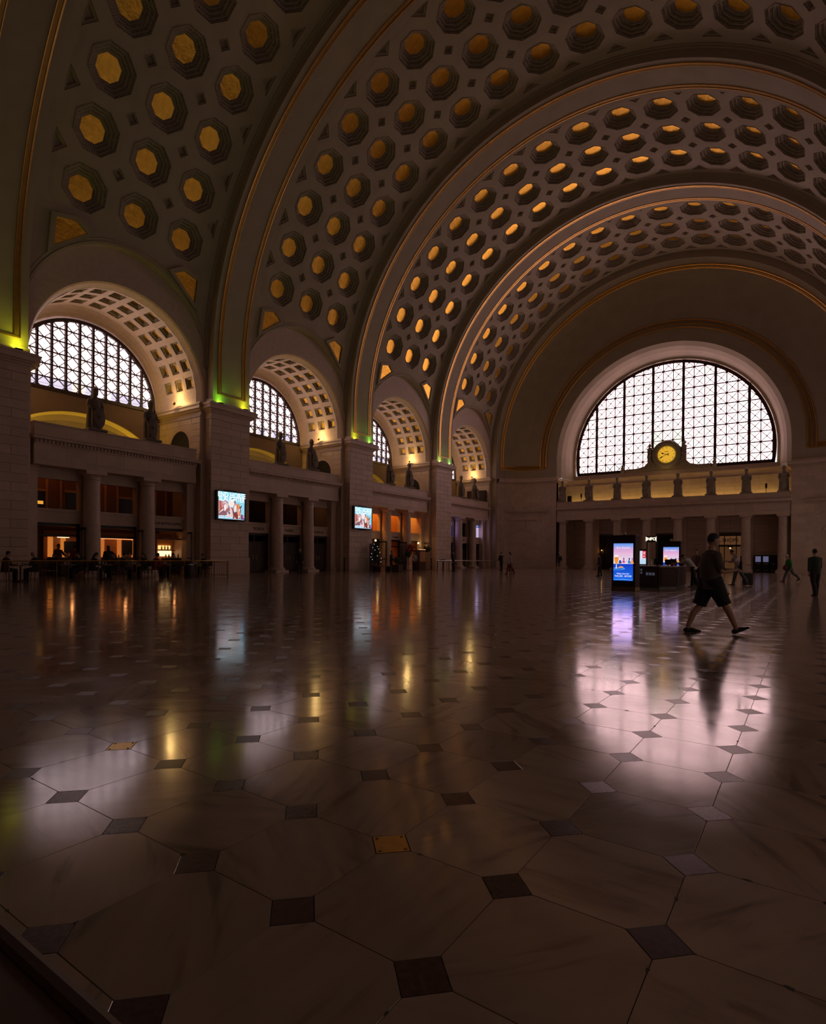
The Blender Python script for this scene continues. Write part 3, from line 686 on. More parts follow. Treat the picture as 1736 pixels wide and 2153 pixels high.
for sx in (-1, 1):
    m = MB()
    for c in range(23):
        z0, z1 = .9 + c * CH, .9 + (c + 1) * CH
        if z0 > 10.0: break
        n = 8 if c % 2 else 9
        for i in range(n):
            s0, s1 = max(0, (i - (0 if c % 2 else .5)) / 8), min(1, (i + 1 - (0 if c % 2 else .5)) / 8)
            if s1 - s0 < .01: continue
            s0 += .0015; s1 -= .0015
            q = [ep(s, z, d) for d in (0, -.25) for z in (z0 + .006, z1 - .006) for s in (s0, (s0 + s1) / 2, s1)]
            q = [(sx * p[0], p[1], p[2]) for p in q]
            m.add(q, [(0, 1, 4, 3), (1, 2, 5, 4), (0, 1, 7, 6), (1, 2, 8, 7), (3, 4, 10, 9), (4, 5, 11, 10), (0, 3, 9, 6), (2, 5, 11, 8)])
    stuff(m.obj('stone_blocks', 'stone', WB))
    m = MB(); ss = [i / 16 for i in range(17)]
    for d, z0, z1 in ((.05, 0, .84), (-.02, .84, 11.0), (.05, 10.0, 10.12), (.10, 10.4, 10.5), (.2, 10.5, 10.6), (.34, 10.6, 10.84), (.38, 10.84, 10.92), (.06, 10.92, 11.1)):
        f = lambda dd, z: [(sx * p[0], p[1], p[2]) for p in (ep(s, z, dd) for s in ss)]
        m.strip(f(d, z0), f(d, z1)); m.strip(f(d, z1), f(d - .4, z1)); m.strip(f(d, z0), f(d - .4, z0))
        e0, e1 = ep(1, z0, d), ep(1, z1, d); m.add([(sx * e0[0], e0[1], z0), (sx * e1[0], e1[1], z1), (sx * e1[0], e1[1] + .6, z1), (sx * e0[0], e0[1] + .6, z0)], [(0, 1, 2, 3)])
        if z0 > 10: m.box(min(sx * (11.9 - d), sx * 12.2), max(sx * (11.9 - d), sx * 12.2), 67.2 - d, 70.4, z0, z1)
    m.obj('corner_cornice', 'stone', WB)
# gilt frames on the concave lunette
def frame_arc(s, off): 
    return [p for p in endpath(s, 12.15)]
for s, k in ((.155, 0), (.185, 1), (.215, 2), (.80, 0), (.835, 1), (.87, 2)):
    P = [(x * (1 - .0), y - .05, z) for x, y, z in endpath(s, 12.15 + .0 * k)]
    MB().tube(P, (.09, .13, .08)[k], 6).obj('gilt_frame', ('gilt', 'old_gilt', 'gilt')[k], WB, True)
for sx in (-1, 1):
    for k in range(3):
        P = [(sx * p[0], p[1], p[2]) for p in (ep(.155 + (.87 - .155) * i / 10, 12.15 + k * .19, .03) for i in range(11))]
        MB().tube(P, (.09, .13, .08)[k], 6).obj('gilt_frame', ('gilt', 'old_gilt', 'gilt')[k], WB, True)
# ashlar gallery wall under the end window
for c in range(8):
    z = 7.36 + c * .45; cuts = [(-11.9 + (i + (.5 if c % 2 else 0)) * 2.2) for i in range(12)]
    cuts = [-11.88] + [u for u in cuts if -11.8 < u < 11.8] + [11.88]
    for a, b in zip(cuts[:-1], cuts[1:]): MB().bbox(a + .004, b - .004, 70.3, 70.5, z + .004, z + .446, .01).obj('stone_block', 'stone', WB)
mb = MB()
for d, z0, z1 in ((.06, 10.1, 10.2), (.10, 10.75, 10.85), (.18, 10.85, 10.97), (.05, 10.97, 11.4)): mb.box(-11.88, 11.88, 70.3 - d, 70.6, z0, z1)
mb.obj('sill_moulding', 'stone', WB)
for i in range(8): column((i - 3.5) * 3.22, 67.8, '%s of the eight stone columns under the end window, counted from the left' % ['first', 'second', 'third', 'fourth', 'fifth', 'sixth', 'seventh', 'last'][i], .47)
entablature(lambda a, d, z: (a, 67.3 - d, z), -11.86, 11.86, 1.1, 'balcony', 'long stone balcony and entablature under the great end window')
for i in range(14): area((-10.6 + i * 1.63, 69.5, 7.6), (-10.6 + i * 1.63, 70.5, 9.2), 9, (1, .62, .16), 1.2, .15)
# portico back wall: recessed ashlar panels and doorways
pb = MB(); pb.box(-11.9, 11.9, 70.35, 70.5, 0, 7.2)
PB = pb.obj('wall_back_2', 'stone_joint'); tag(PB, 'shadowed panelled wall behind the end columns', 'wall', kind='structure')
doors = [(-7.46, -5.6), (-1.25, .82), (5.4, 7.45)]
for i in range(-1, 9):
    a, b = (i - 3.5) * 3.22 + .5, (i - 2.5) * 3.22 - .5
    a, b = max(a, -11.85), min(b, 11.85)
    if b - a < .3: continue
    for c in range(14):
        z = c * .42; dz = [d for d in doors if d[0] < b and d[1] > a]
        segs = [(a, b)]
        if dz and z < 3.9: segs = [(a, dz[0][0] - .14), (dz[0][1] + .14, b)]
        for u, v in segs:
            if v - u > .08: MB().bbox(u, v, 70.24, 70.37, z + .004, z + .416, .01).obj('stone_block', 'stone', PB)
mb = MB()
for i in range(-1, 9):
    x = (i - 3.5) * 3.22; mb.box(max(-11.9, x - .5), min(11.9, x + .5), 70.05, 70.4, 0, 5.9)
mb.box(-11.9, 11.9, 67.4, 70.4, 5.9, 6.1); mb.obj('pilasters', 'stone', PB)
# ================================================================ things
ECACHE = {}
def E(c, s=1.0):
    k = (c, s)
    if k not in ECACHE: n = 'screen_glow_%d' % len(ECACHE); em(n, c, s); ECACHE[k] = n
    return ECACHE[k]
def fuse(mb, voxel, name, mat, parent=None, smooth=2):
    """one continuous skin around the shapes in mb"""
    me = bpy.data.meshes.new('tmp'); me.from_pydata(mb.v, [], mb.f); o = bpy.data.objects.new('tmp', me); COL.objects.link(o)
    r = o.modifiers.new('r', 'REMESH'); r.mode = 'VOXEL'; r.voxel_size = voxel; r.use_smooth_shade = True
    if smooth: s = o.modifiers.new('s', 'SMOOTH'); s.iterations = smooth; s.factor = .5
    dg = bpy.context.evaluated_depsgraph_get(); dg.update()
    m2 = bpy.data.meshes.new_from_object(o.evaluated_get(dg)); bpy.data.objects.remove(o); bpy.data.meshes.remove(me)
    m2.name = name; m2.materials.clear(); m2.materials.append(MATS[mat]); m2.polygons.foreach_set('use_smooth', [True] * len(m2.polygons))
    return link(name, m2, parent) if parent is not False else m2
class Pic:                                               # flat print on a lit screen: stacked coloured polygons
    def __init__(s): s.mb = MB(); s.mats = []; s.d = 0
    def poly(s, pts, col, st=1.0):
        n = E(tuple(col), st)
        if n not in s.mats: s.mats.append(n)
        s.mb.mi = s.mats.index(n); s.d += .0004
        s.mb.add([(u, v, s.d) for u, v in pts], [tuple(range(len(pts)))]); return s
    def obj(s, name, parent, M, sx, sy):
        me = s.mb.mesh(name, s.mats)
        return link(name, me, parent, M @ Matrix.Diagonal((sx, sy, 1, 1)))
# ---------------------------------------------------------------- screens on the piers
def horse_picture():
    P = Pic()
    def px(pts): 
        o = []
        for x, y in pts:
            u = (x - 340) / 945; t = 200 + 100 * u; b = 1190 + 90 * u; o.append((min(1, max(0, u)), min(1, max(0, 1 - (y - t) / (b - t)))))
        return o
    for i in range(6): P.poly([(0, i / 6), (1, i / 6), (1, (i + 1) / 6), (0, (i + 1) / 6)], (.36 - .02 * i, .66 + .01 * i, .86), 1.0)
    W, K = (.95, .83, .80), (.03, .02, .04)
    for pts, c in (([(340, 540), (430, 555), (520, 640), (530, 900), (340, 1010)], (.36, .08, .07)), ([(340, 560), (390, 560), (400, 900), (340, 960)], (.62, .24, .20)), ([(430, 560), (500, 560), (500, 800), (450, 820)], (.70, .28, .30)),
                   ([(500, 640), (570, 540), (640, 560), (720, 760), (760, 900), (640, 1010), (560, 950), (520, 780)], (.42, .15, .16)), ([(505, 650), (570, 560), (610, 590), (690, 700), (690, 800), (600, 880), (580, 935), (550, 930), (525, 760)], (.80, .56, .60)),
                   ([(530, 740), (600, 690), (630, 760), (585, 930), (555, 910)], W), ([(505, 690), (580, 640), (585, 660), (520, 700)], K),
                   ([(340, 1010), (500, 890), (640, 960), (660, 1090), (340, 1090)], (.27, .12, .15)), ([(340, 1000), (500, 830), (515, 885), (365, 995)], W),
                   ([(870, 560), (940, 570), (960, 640), (1000, 700), (960, 900), (890, 990), (850, 850)], (.52, .32, .38)), ([(695, 600), (780, 540), (840, 460), (900, 560), (905, 700), (850, 800), (770, 790), (700, 720)], (.93, .82, .78)),
                   ([(905, 600), (930, 550), (955, 640), (920, 650)], K), ([(815, 470), (855, 470), (860, 520), (830, 500)], K), ([(860, 560), (885, 560), (880, 590), (855, 585)], K),
                   ([(640, 960), (700, 1030), (760, 1040), (745, 820), (790, 800), (845, 900), (840, 1080), (870, 1160), (640, 1140)], (.86, .60, .56)), ([(690, 960), (750, 960), (750, 1050), (700, 1040)], (.16, .1, .2)),
                   ([(780, 790), (830, 810), (900, 990), (1000, 960), (1060, 1100), (1060, 1245), (850, 1210), (870, 1120), (830, 900)], (.22, .05, .05)), ([(900, 760), (985, 700), (990, 830), (950, 960), (900, 960)], W),
                   ([(975, 690), (1060, 660), (1140, 800), (1140, 1000), (1120, 1150), (1125, 1235), (1060, 1245), (1035, 1080), (1000, 960), (985, 820)], (.68, .22, .10)), ([(985, 700), (1040, 690), (1080, 780), (1000, 780)], (.82, .42, .16)),
                   ([(1020, 860), (1100, 850), (1110, 960), (1080, 1100), (1050, 1110), (1020, 960)], (.85, .36, .27)), ([(1085, 860), (1115, 880), (1110, 950), (1080, 930)], W), ([(1045, 1130), (1110, 1120), (1125, 1230), (1060, 1240)], W),
                   ([(1110, 800), (1190, 725), (1180, 775), (1140, 840), (1150, 990), (1130, 1000), (1120, 850)], K), ([(1005, 720), (1035, 740), (1030, 775), (1010, 760)], K), ([(1080, 1180), (1115, 1170), (1115, 1230), (1085, 1235)], K),
                   ([(1140, 1100), (1170, 1060), (1280, 1120), (1280, 1270), (1140, 1250)], (.2, .09, .22)), ([(1220, 1100), (1280, 1140), (1280, 1230), (1240, 1180)], (.75, .5, .6)),
                   ([(900, 1160), (930, 1150), (990, 1250), (910, 1235)], (.7, .45, .45))):
        P.poly(px(pts), c)
    for y in (1092, 1162):
        for k in range(9 if y < 1100 else 11):
            if k in (4, 8): continue
            x = 362 + k * 42; P.poly(px([(x, y - 12), (x + 36, y - 10), (x + 36, y + 12), (x, y + 10)]), (.95, .85, .88), 1.1)
    return P
HP = horse_picture()
def ad_screen(y0, y1, z0, z1, label, st):
    x = -18.32
    fr = MB(); fr.bbox(x, x + .20, y0, y1, z0, z1, .02).bbox(x - .0, x + .08, (y0 + y1) / 2 - .5, (y0 + y1) / 2 + .5, z0 - .06, z1 + .06)
    o = fr.obj('advertising_screen', 'black'); tag(o, label, 'screen')
    w, h = y1 - y0 - .3, z1 - z0 - .16
    M = frame((x + .203, y0 + .15, z0 + .08), LB, UP)
    HP.obj('screen', o, M, w, h)
    for s, v in (('END HORSE', .885), ('SLAUGHTER', .735)):
        text(s, .40 * h / 1.8 * 1.12, frame((x + .222, y0 + .15 + w * .505, z0 + .08 + v * h), LB, UP), E((.93, .95, .95), 1.15), o, ext=.001, bold=.006, sx=.93 if s[0] == 'E' else .84)
    return o
ad_screen(23.34, 25.72, 3.55, 5.49, 'bright wall screen with horses and END HORSE SLAUGHTER on the nearest whole pier', 1)
ad_screen(36.92, 39.46, 3.57, 5.52, 'bright wall screen with horses and END HORSE SLAUGHTER on the second, farther pier', 1)
# ---------------------------------------------------------------- statues
def statue_mesh(var):
    mb = MB(); s = -1 if var % 2 else 1
    mb.tube([(0, 0, .12), (0, 0, .55), (0, .0, 1.0), (0, 0, 1.35), (0, 0, 1.62)], [(.30, .22), (.27, .21), (.24, .18), (.27, .19), (.29, .17)], 14, side=(1, 0, 0))
    mb.tube([(0, -.05, 1.66), (0, 0, 1.80), (0, 0, 1.9)], [(.20, .13), (.11, .11), (.10, .10)], 12, side=(1, 0, 0))
    mb.ball((0, .02, 2.0), (.15, .165, .19), 14, 8)
    mb.tube([(0, .02, 2.10), (0, .01, 2.18), (0, 0, 2.23)], [(.175, .185), (.14, .15), (.05, .06)], 12, side=(1, 0, 0))      # helmet
    mb.tube([(0, .17, 2.12), (0, .12, 2.26), (0, -.02, 2.31), (0, -.15, 2.24), (0, -.20, 2.05)], [(.025, .045)] * 5, 8, side=(1, 0, 0))  # crest
    mb.tube([(0, .15, 2.0), (0, .175, 1.97)], .03, 6); mb.tube([(0, .12, 1.9), (0, .13, 1.88)], .06, 8)
    for k in (-1, 1):                                                                          # cloak folds
        mb.tube([(k * .22, -.05, 1.64), (k * .25, -.08, 1.2), (k * .27, -.08, .7), (k * .29, -.06, .14)], [(.09, .10), (.09, .12), (.09, .14), (.10, .15)], 10)
        mb.tube([(k * .12, .12, 1.05), (k * .13, .15, .6), (k * .15, .16, .12)], [.10, .085, .075], 8); mb.tube([(k * .15, .1, .12), (k * .16, .32, .10)], [.08, .06], 8)
    mb.tube([(0, -.16, 1.6), (0, -.22, 1.0), (0, -.24, .14)], [(.21, .06), (.24, .08), (.28, .10)], 12, side=(1, 0, 0))
    for k in range(5): mb.tube([(-.16 + .08 * k, .17, 1.10), (-.18 + .09 * k, .19, .78)], .035, 6)                          # skirt strips
    mb.tube([(s * .29, 0, 1.60), (s * .36, .03, 1.32), (s * .25, .22, 1.16), (s * .08, .26, 1.2)], [.085, .075, .06, .055], 8)
    mb.tube([(-s * .29, 0, 1.60), (-s * .37, .04, 1.32), (-s * .30, .20, 1.06)], [.085, .075, .06], 8)
    mb.ball((s * .06, .27, 1.2), .06, 8, 6); mb.ball((-s * .29, .23, 1.02), .06, 8, 6)
    return fuse(mb, .03, 'statue', 'statue_stone', False, 1)
SM = [statue_mesh(0), statue_mesh(1)]
bs = MB().bbox(-.46, .46, -.36, .42, 0, .12, .02).mesh('base', 'statue_stone')
def shield_mesh(s):
    mb = MB(); n = 18
    for k, (w, h, d) in enumerate(((.27, .52, .0), (.27, .52, .03), (.24, .48, .055), (.06, .10, .09))):
        pass
    rings = [[(w * cos(2 * pi * i / n), d, h * sin(2 * pi * i / n)) for i in range(n)] for w, h, d in ((.02, .03, -.02), (.27, .54, -.02), (.285, .56, .0), (.27, .54, .03), (.24, .49, .035), (.08, .1, .06), (.05, .05, .11), (.01, .01, .12))]
    return mb.loft(rings).mesh('shield', 'statue_stone', True)
SHM = shield_mesh(1); SMP = []
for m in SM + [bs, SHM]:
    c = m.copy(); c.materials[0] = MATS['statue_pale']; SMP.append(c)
def statue(x, y, z, ang, var, label, group, sc=1.0, pale=False):
    A = SMP if pale else SM + [bs, SHM]
    o = link('statue', A[var % 2]); o.location = (x, y, z); o.rotation_euler = (0, 0, rad(ang - 90)); o.scale = (sc, sc, sc)
    tag(o, label, 'statue', group)
    link('base', A[2], o)
    s = -1 if var % 2 else 1
    M = Matrix.Translation((s * -.06, .36, .72)) @ Matrix.Rotation(rad(6), 4, 'X')
    link('shield', A[3], o, M)
    return o
for b, yc in enumerate(BAYS[1:]):
    for k, sg in enumerate((-1, 1)):
        statue(-19.25, yc + sg * 1.63, 8.0, 0, (b + k) % 2, 'dark helmeted stone soldier, %s of the pair on the %s left balcony' % ('nearer' if sg < 0 else 'farther', ordn[b]), 'stone soldiers along the left balconies', 1.09)
for i in range(8):
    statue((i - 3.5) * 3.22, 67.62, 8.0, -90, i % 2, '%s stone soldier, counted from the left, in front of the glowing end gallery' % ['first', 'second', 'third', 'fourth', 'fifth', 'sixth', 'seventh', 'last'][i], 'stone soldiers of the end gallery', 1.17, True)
# ---------------------------------------------------------------- clock
def clock():
    Y = 69.86; cz = 13.1
    def fn(a, z, d): return (a, Y - d, z)
    mb = MB()
    prof = [(-4.5, 11.45), (-4.5, 11.75), (-3.2, 11.75), (-2.4, 11.95), (-2.05, 12.35), (-1.95, 12.5), (-1.95, 13.75), (1.95, 13.75), (1.95, 12.5), (2.05, 12.35), (2.4, 11.95), (3.2, 11.75), (4.5, 11.75), (4.5, 11.45)]
    mb.prism(prof, fn, -.45, .0)
    o = mb.obj('clock', 'statue_pale'); tag(o, 'round gold-faced clock in a carved stone surround below the great window', 'clock')
    n = 40; rings = []
    for r, d in ((1.62, -.3), (1.62, .0), (1.50, .22), (1.30, .26), (1.12, .18), (1.02, .05), (.98, .02)):
        rings.append([(r * cos(2 * pi * i / n), Y - d, cz + r * sin(2 * pi * i / n)) for i in range(n)])
    MB().loft(rings, caps=False).obj('ring', 'statue_pale', o, True)
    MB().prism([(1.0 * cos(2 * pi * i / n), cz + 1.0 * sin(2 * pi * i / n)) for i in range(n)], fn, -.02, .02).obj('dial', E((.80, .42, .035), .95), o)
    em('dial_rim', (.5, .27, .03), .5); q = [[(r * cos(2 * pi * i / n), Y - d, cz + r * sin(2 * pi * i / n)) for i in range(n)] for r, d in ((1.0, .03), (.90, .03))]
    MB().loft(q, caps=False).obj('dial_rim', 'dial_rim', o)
    for h, rn in enumerate(('XII', 'I', 'II', 'III', 'IIII', 'V', 'VI', 'VII', 'VIII', 'IX', 'X', 'XI')):
        a = pi / 2 - h * pi / 6; ex = Vector((sin(a), 0, -cos(a))); M = frame((.76 * cos(a), Y - .035, cz + .76 * sin(a)), ex, (cos(a), 0, sin(a)))
        text(rn, .24, M, 'old_gilt' if h in (2, 3, 4) else 'letter', o, 'numeral', .003, sx=.8)
    MB().box(-.22, .2, Y - .037, Y - .022, cz + .31, cz + .36).obj('maker_mark', 'old_gilt', o)
    for a, l, w, nm in ((pi / 2 - 2 * pi * 9.68 / 12, .62, .055, 'hour_hand'), (pi / 2 - 2 * pi * 40.5 / 60, .84, .045, 'minute_hand')):
        c, s = cos(a), sin(a); T = lambda u, v: (u * c - v * s, cz + u * s + v * c)
        MB().prism([T(-.28, -w), T(-.28, w), T(-.06, w * .5), (T(l * .55, w * .5)), T(l * .68, w * 1.8), T(l, 0), T(l * .68, -w * 1.8), T(l * .55, -w * .5), T(-.06, -w * .5)], fn, .05, .075).obj(nm, 'black', o)
    mb = MB()
    for k in range(22):
        a = pi + pi * (k + .5) / 22; mb.ball((1.72 * cos(a), Y - .1, cz - .05 + 1.5 * sin(a)), .11, 8, 5)
    for s in (-1, 1): mb.ball((s * 1.72, Y - .12, cz + .05), .16, 8, 6)
    mb.obj('laurel_swag', 'statue_pale', o, True)
    for s in (-1, 1):
        mb = MB(); mb.box(s * 1.83 - .22, s * 1.83 + .22, Y - .12, Y + .3, 12.4, 13.9); mb.box(s * 1.83 - .28, s * 1.83 + .28, Y - .18, Y + .34, 13.8, 13.92)
        mb.obj('side_pier', 'statue_pale', o)
        f = MB().lathe([(.16, 13.92), (.18, 14.02), (.08, 14.1), (.17, 14.2), (.20, 14.3), (.12, 14.42), (.04, 14.5), (.07, 14.56), (.01, 14.7)], s * 1.83, Y + .1, 12); f.obj('finial', 'statue_pale', o, True)
    point((0, Y - 1.2, cz - 1.6), 8, (1, .62, .2), .1)
clock()
for s in (-1, 1):
    f = MB().lathe([(.22, 11.4), (.24, 11.55), (.1, 11.65), (.2, 11.82), (.22, 11.95), (.1, 12.1), (.13, 12.18), (.02, 12.4)], s * 4.84, 69.95, 14).obj('urn_finial', 'statue_pale', None, True)
    tag(f, 'small stone urn on the window sill %s of the clock' % ('left' if s < 0 else 'right'), 'urn')
# ---------------------------------------------------------------- green and amber uplights on the pier tops
def uplight(x, y, z, col, glow, e, label, nrm):
    mb = MB(); mb.box(x - .09, x + .09, y - .16, y + .16, z, z + .07); o = mb.obj('uplight', 'black'); tag(o, label, 'lamp', 'coloured uplights on the pier tops')
    MB().box(x - .07, x + .07, y - .13, y + .13, z + .07, z + .078).obj('lens', E(glow, 1.2), o)
    d = bpy.data.lights.new('lamp_light', 'AREA'); d.shape = 'RECTANGLE'; d.size = .10; d.size_y = .85; d.energy = e * .42; d.color = col; aim(d, (x - .04, y, z + .09), (x - .1, y, z + 1.2))
    spot((x + .05, y, z + .10), (x - .16, y, z + 1.6), e * .42, col, 100, 1.0, .06)
G, YG, LG = (.30, 1, .03), (.80, .90, .02), (.62, 1, .16)
for k, (ca_, cb_, ea, eb_) in enumerate(((YG, YG, 52, 52), (G, YG, 30, 34), (YG, (.30, 1, .10), 30, 24), (LG, (.35, 1, .25), 26, 20))):
    y1 = YR[1 + k]; y0 = y1 - 2.935; nm = ['nearest pier at the left edge', 'first whole pier', 'second pier', 'farthest pier'][k]
    uplight(-18.10, y0 + .45, 11.062, ca_, ca_, ea, 'coloured uplight on the near corner of the %s' % nm, 1)
    uplight(-18.10, y1 - .50, 11.062, cb_, cb_, eb_, 'coloured uplight on the far corner of the %s' % nm, 1)
# ---------------------------------------------------------------- rooms behind the left colonnade, doors, signs
def room(b, yc, wall, back):
    m = MB(); m.box(-23.75, -23.6, yc - 4.9, yc + 4.9, 0, 7.25); m.box(-22.2, -22.05, yc - 4.9, yc + 4.9, 3.3, 7.25)
    m.box(-23.6, -20.3, yc - 4.9, yc + 4.9, 3.12, 3.3); m.box(-23.6, -20.3, yc - 4.9, yc + 4.9, 6.6, 6.75)
    for s in ((-1.65, 1.65) if b else ()): m.box(-23.6, -20.34, yc + s - .08, yc + s + .08, 0, 6.6)
    o = m.obj('wall_shop_%d' % (b + 1), wall); tag(o, 'inner walls of the rooms behind the %s left colonnade' % ordn[b], 'wall', kind='structure'); return o
ROOMS = [room(b, yc, ('shop_brown', 'shop_dark', 'shop_wall', 'shop_dark')[b], 0) for b, yc in enumerate(BAYS[1:])]
dn = 1
for b, yc in enumerate(BAYS[1:]):
    for c in (-1, 0, 1):
        y = yc + c * OPP; a0, a1 = y - OPH, y + OPH; x = -20.12
        m = MB()
        for u, v, z0, z1 in ((a0, a0 + .10, 0, 2.9), (a1 - .10, a1, 0, 2.9), (a0, a1, 2.74, 2.9)): m.box(x - .12, x + .05, u, v, z0, z1)
        if b in (1, 3): m.box(x - .08, x + .0, y - .05, y + .05, 0, 2.74)
        m.box(x - .1, x + .02, a0, a1, 2.2, 2.28)
        d = m.obj('door_%d' % dn, 'black' if b != 1 else 'door_wood'); tag(d, '%s dark doorway of the %s left colonnade' % (('near', 'middle', 'far')[c + 1], ordn[b]), 'door', kind='structure'); dn += 1
        if b in (1, 3):
            for s in (-1, 1):
                u0, u1 = sorted((y + s * .06, y + s * (OPH - .12))); l = MB().box(x - .05, x - .01, u0, u1, .02, 2.18).box(x - .01, x + .01, u0 + .12, u1 - .12, .25, .95).box(x - .01, x + .01, u0 + .12, u1 - .12, 1.1, 2.05)
                l = l.obj('leaf', 'door_wood', d); MB().tube([(x + .06, y + s * .14, .95), (x + .06, y + s * .14, 1.3)], .014, 6).obj('handle', 'brass', l)
        else:
            l = MB(); yy = a1 - .12
            for u, v, z0, z1 in ((0, .09, 0, 2.7), (.85, .94, 0, 2.7), (0, .94, 0, .12), (0, .94, 2.58, 2.7), (0, .94, 1.0, 1.06)): l.box(x + .05 + u, x + .05 + v, yy - .025, yy + .025, z0 + .01, z1)
            l.obj('leaf', 'black', d)
def sign(b, c, s, size=.22, z=3.20, dy=0):
    yc = BAYS[b + 1]; text(s, size, frame((-19.975, yc + c * OPP + dy, z), LB, UP), 'letter', WL, 'sign_lettering', .006, bold=.004)
sign(1, -1, 'TICKETS', .27, dy=.25); sign(1, 0, 'TRAINS', .27); sign(1, 1, 'CAR RENTAL', .25, dy=-.1); sign(0, 1, 'BLUE BOTTLE COFFEE', .19)
sign(2, 0, "S RAMEN", .25, z=3.14, dy=.45); sign(3, 0, 'METRO', .25, dy=.2)
# lit upper rooms and shops
B1, B2, B3, B4 = BAYS[1:]
for s, e in ((-3.27, 4), (0, 3), (3.27, 1.6)): area((-21.2, B1 + s, 6.5), (-22.0, B1 + s, 4.0), e, (1, .36, .08), 1.2, .3)
for s, e in ((-3.27, 95), (0, 62), (3.27, 70)): area((-21.1, B3 + s, 6.5), (-22.0, B3 + s, 4.2), e, (1, .42, .06), 1.4, .4)
for s, e in ((-3.27, 3), (0, 6), (3.27, 3)): area((-21.2, B2 + s, 6.5), (-22.0, B2 + s, 4.0), e, (1, .4, .12), 1.2, .3)
for b, s, w, z0, z1 in ((0, -1.55, .55, 3.7, 4.8), (0, 1.64, .95, 3.7, 4.72), (1, -3.2, 1.5, 3.66, 4.85), (1, -.1, 1.5, 3.66, 4.85), (2, -2.75, .6, 3.66, 4.85), (0, -3.2, .5, 3.7, 4.75)):
    yc = BAYS[b + 1]; o = MB().box(-22.06, -22.02, yc + s - w / 2, yc + s + w / 2, z0, z1).obj('dark_opening', 'black', ROOMS[b])
    MB().box(-22.06, -21.98, yc + s - w / 2 - .1, yc + s + w / 2 + .1, z1, z1 + .12).obj('lintel', 'shop_wall', ROOMS[b])
for b in (0, 2):
    for c in (-1, 0, 1):
        yc = BAYS[b + 1] + c * OPP
        m = MB(); m.box(-22.05, -21.95, yc - 1.5, yc + 1.5, 5.9, 6.2); m.box(-22.05, -21.9, yc - 1.5, yc + 1.5, 6.1, 6.2)
        for u in (-1.1, -.35, .4, 1.15): m.box(-22.05, -21.99, yc + u - .06, yc + u + .06, 3.3, 5.9)
        m.obj('panelling', 'shop_wall', ROOMS[b])
# coffee counters behind the nearest colonnade
MB().box(-22.02, -22.0, B1 - 3.4, B1 - 3.05, 4.02, 4.2).obj('lit_panel', E((1, .45, .06), .8), ROOMS[0])
def shop_shelf(yc, kind, label):
    XC, L = (-22.6, -22.6, -21.0)[kind], (1.1, 1.2, .55)[kind]
    t = empty('shop_counter', (XC, yc, 0)); tag(t, label, 'counter')
    MB().bbox(-.35, .35, -L, L, 0, 1.05, .02).obj('counter', 'dark_wood', t)
    MB().box(-.9, -.82, -L, L, .9, 2.62).obj('back_panel', 'shop_wall', t)
    MB().box(-.85, -.2, -L, L, 2.24, 2.36).obj('soffit', 'dark_wood', t)
    if kind == 0:
        for y in (-.75, -.05, .9): MB().box(-.82, -.74, y - .13, y + .13, 1.05, 2.24).obj('lit_panel', E((1, .30, .05), .55), t)
        MB().box(-.5, -.44, -.5, .15, 2.20, 2.235).obj('tube_light', E((1, .62, .34), 2.6), t)
        MB().box(-.82, -.7, -.02, .75, 1.3, 2.0).obj('menu_board', 'black', t)
    if kind == 1:
        MB().box(-.5, -.44, -1.2, 1.2, 2.20, 2.235).obj('tube_light', E((1, .30, .10), 2.0), t)
        for y in (-.95, .15, 1.12): MB().box(-.82, -.72, y - .12, y + .12, 1.05, 2.2).obj('lit_panel', E((1, .27, .05), .5), t)
        MB().box(-.82, -.7, .32, 1.0, 1.2, 2.15).obj('menu_board', 'black', t)
    if kind == 2:
        MB().box(-.8, -.74, -.5, .42, 1.15, 1.5).obj('lit_panel', E((1, .62, .28), 2.4), t); MB().box(-.8, -.74, -.5, .35, 1.6, 1.85).obj('lit_panel', E((1, .50, .16), 1.7), t)
        MB().box(-.8, -.4, -.52, .52, 1.52, 1.57).obj('shelf', 'dark_wood', t)
    random.seed(kind + 3)
    for i in range(9):
        y = (-.95 + i * .22) * L / 1.1; h = random.uniform(.16, .3); zz = 1.05 if kind < 2 else (1.57 if i % 2 else 1.05)
        xx = .05 if zz < 1.2 else -.6
        o = MB().lathe([(.045, zz), (.05, zz + h * .6), (.02, zz + h * .8), (.02, zz + h)], 0, 0, 8).obj('bottle', ('steel', 'glass_white', 'dark_wood')[i % 3], None, True); o.location = (XC + xx, yc + y, 0)
        tag(o, '%s %s from the left on the lit coffee counter %s' % (('first', 'second', 'third')[i // 3], ('steel flask', 'white jar', 'dark bottle')[i % 3], ('of the near doorway', 'of the middle doorway', 'under the coffee sign')[kind]), 'bottle', '%ss %s' % (('steel flask', 'white jar', 'dark bottle')[i % 3], ('of the near doorway', 'of the middle doorway', 'under the coffee sign')[kind]))
    point((XC + .3, yc, 2.05), (5, 5, 3)[kind], (1, .38, .12), .06)
shop_shelf(16.5, 0, 'orange-lit coffee counter in the near doorway of the nearest bay')
shop_shelf(19.7, 1, 'red-lit coffee counter in the middle doorway of the nearest bay')
shop_shelf(22.08, 2, 'brightly lit display shelves in the doorway under the coffee sign')
for s, e in ((0, 14), (3.27, 22), (-3.27, 8)): area((-21.8, B3 + s, 3.0), (-23.4, B3 + s, 1.0), e, (1, .36, .05), 1.0, .3)
for s in (.2, 3.5):
    for k in range(3): MB().box(-23.6, -23.5, B3 + s - .9 + k * .7, B3 + s - .9 + k * .7 + .34, .7, 2.6).obj('lit_panel', E((1, .36, .04), .42), ROOMS[2])
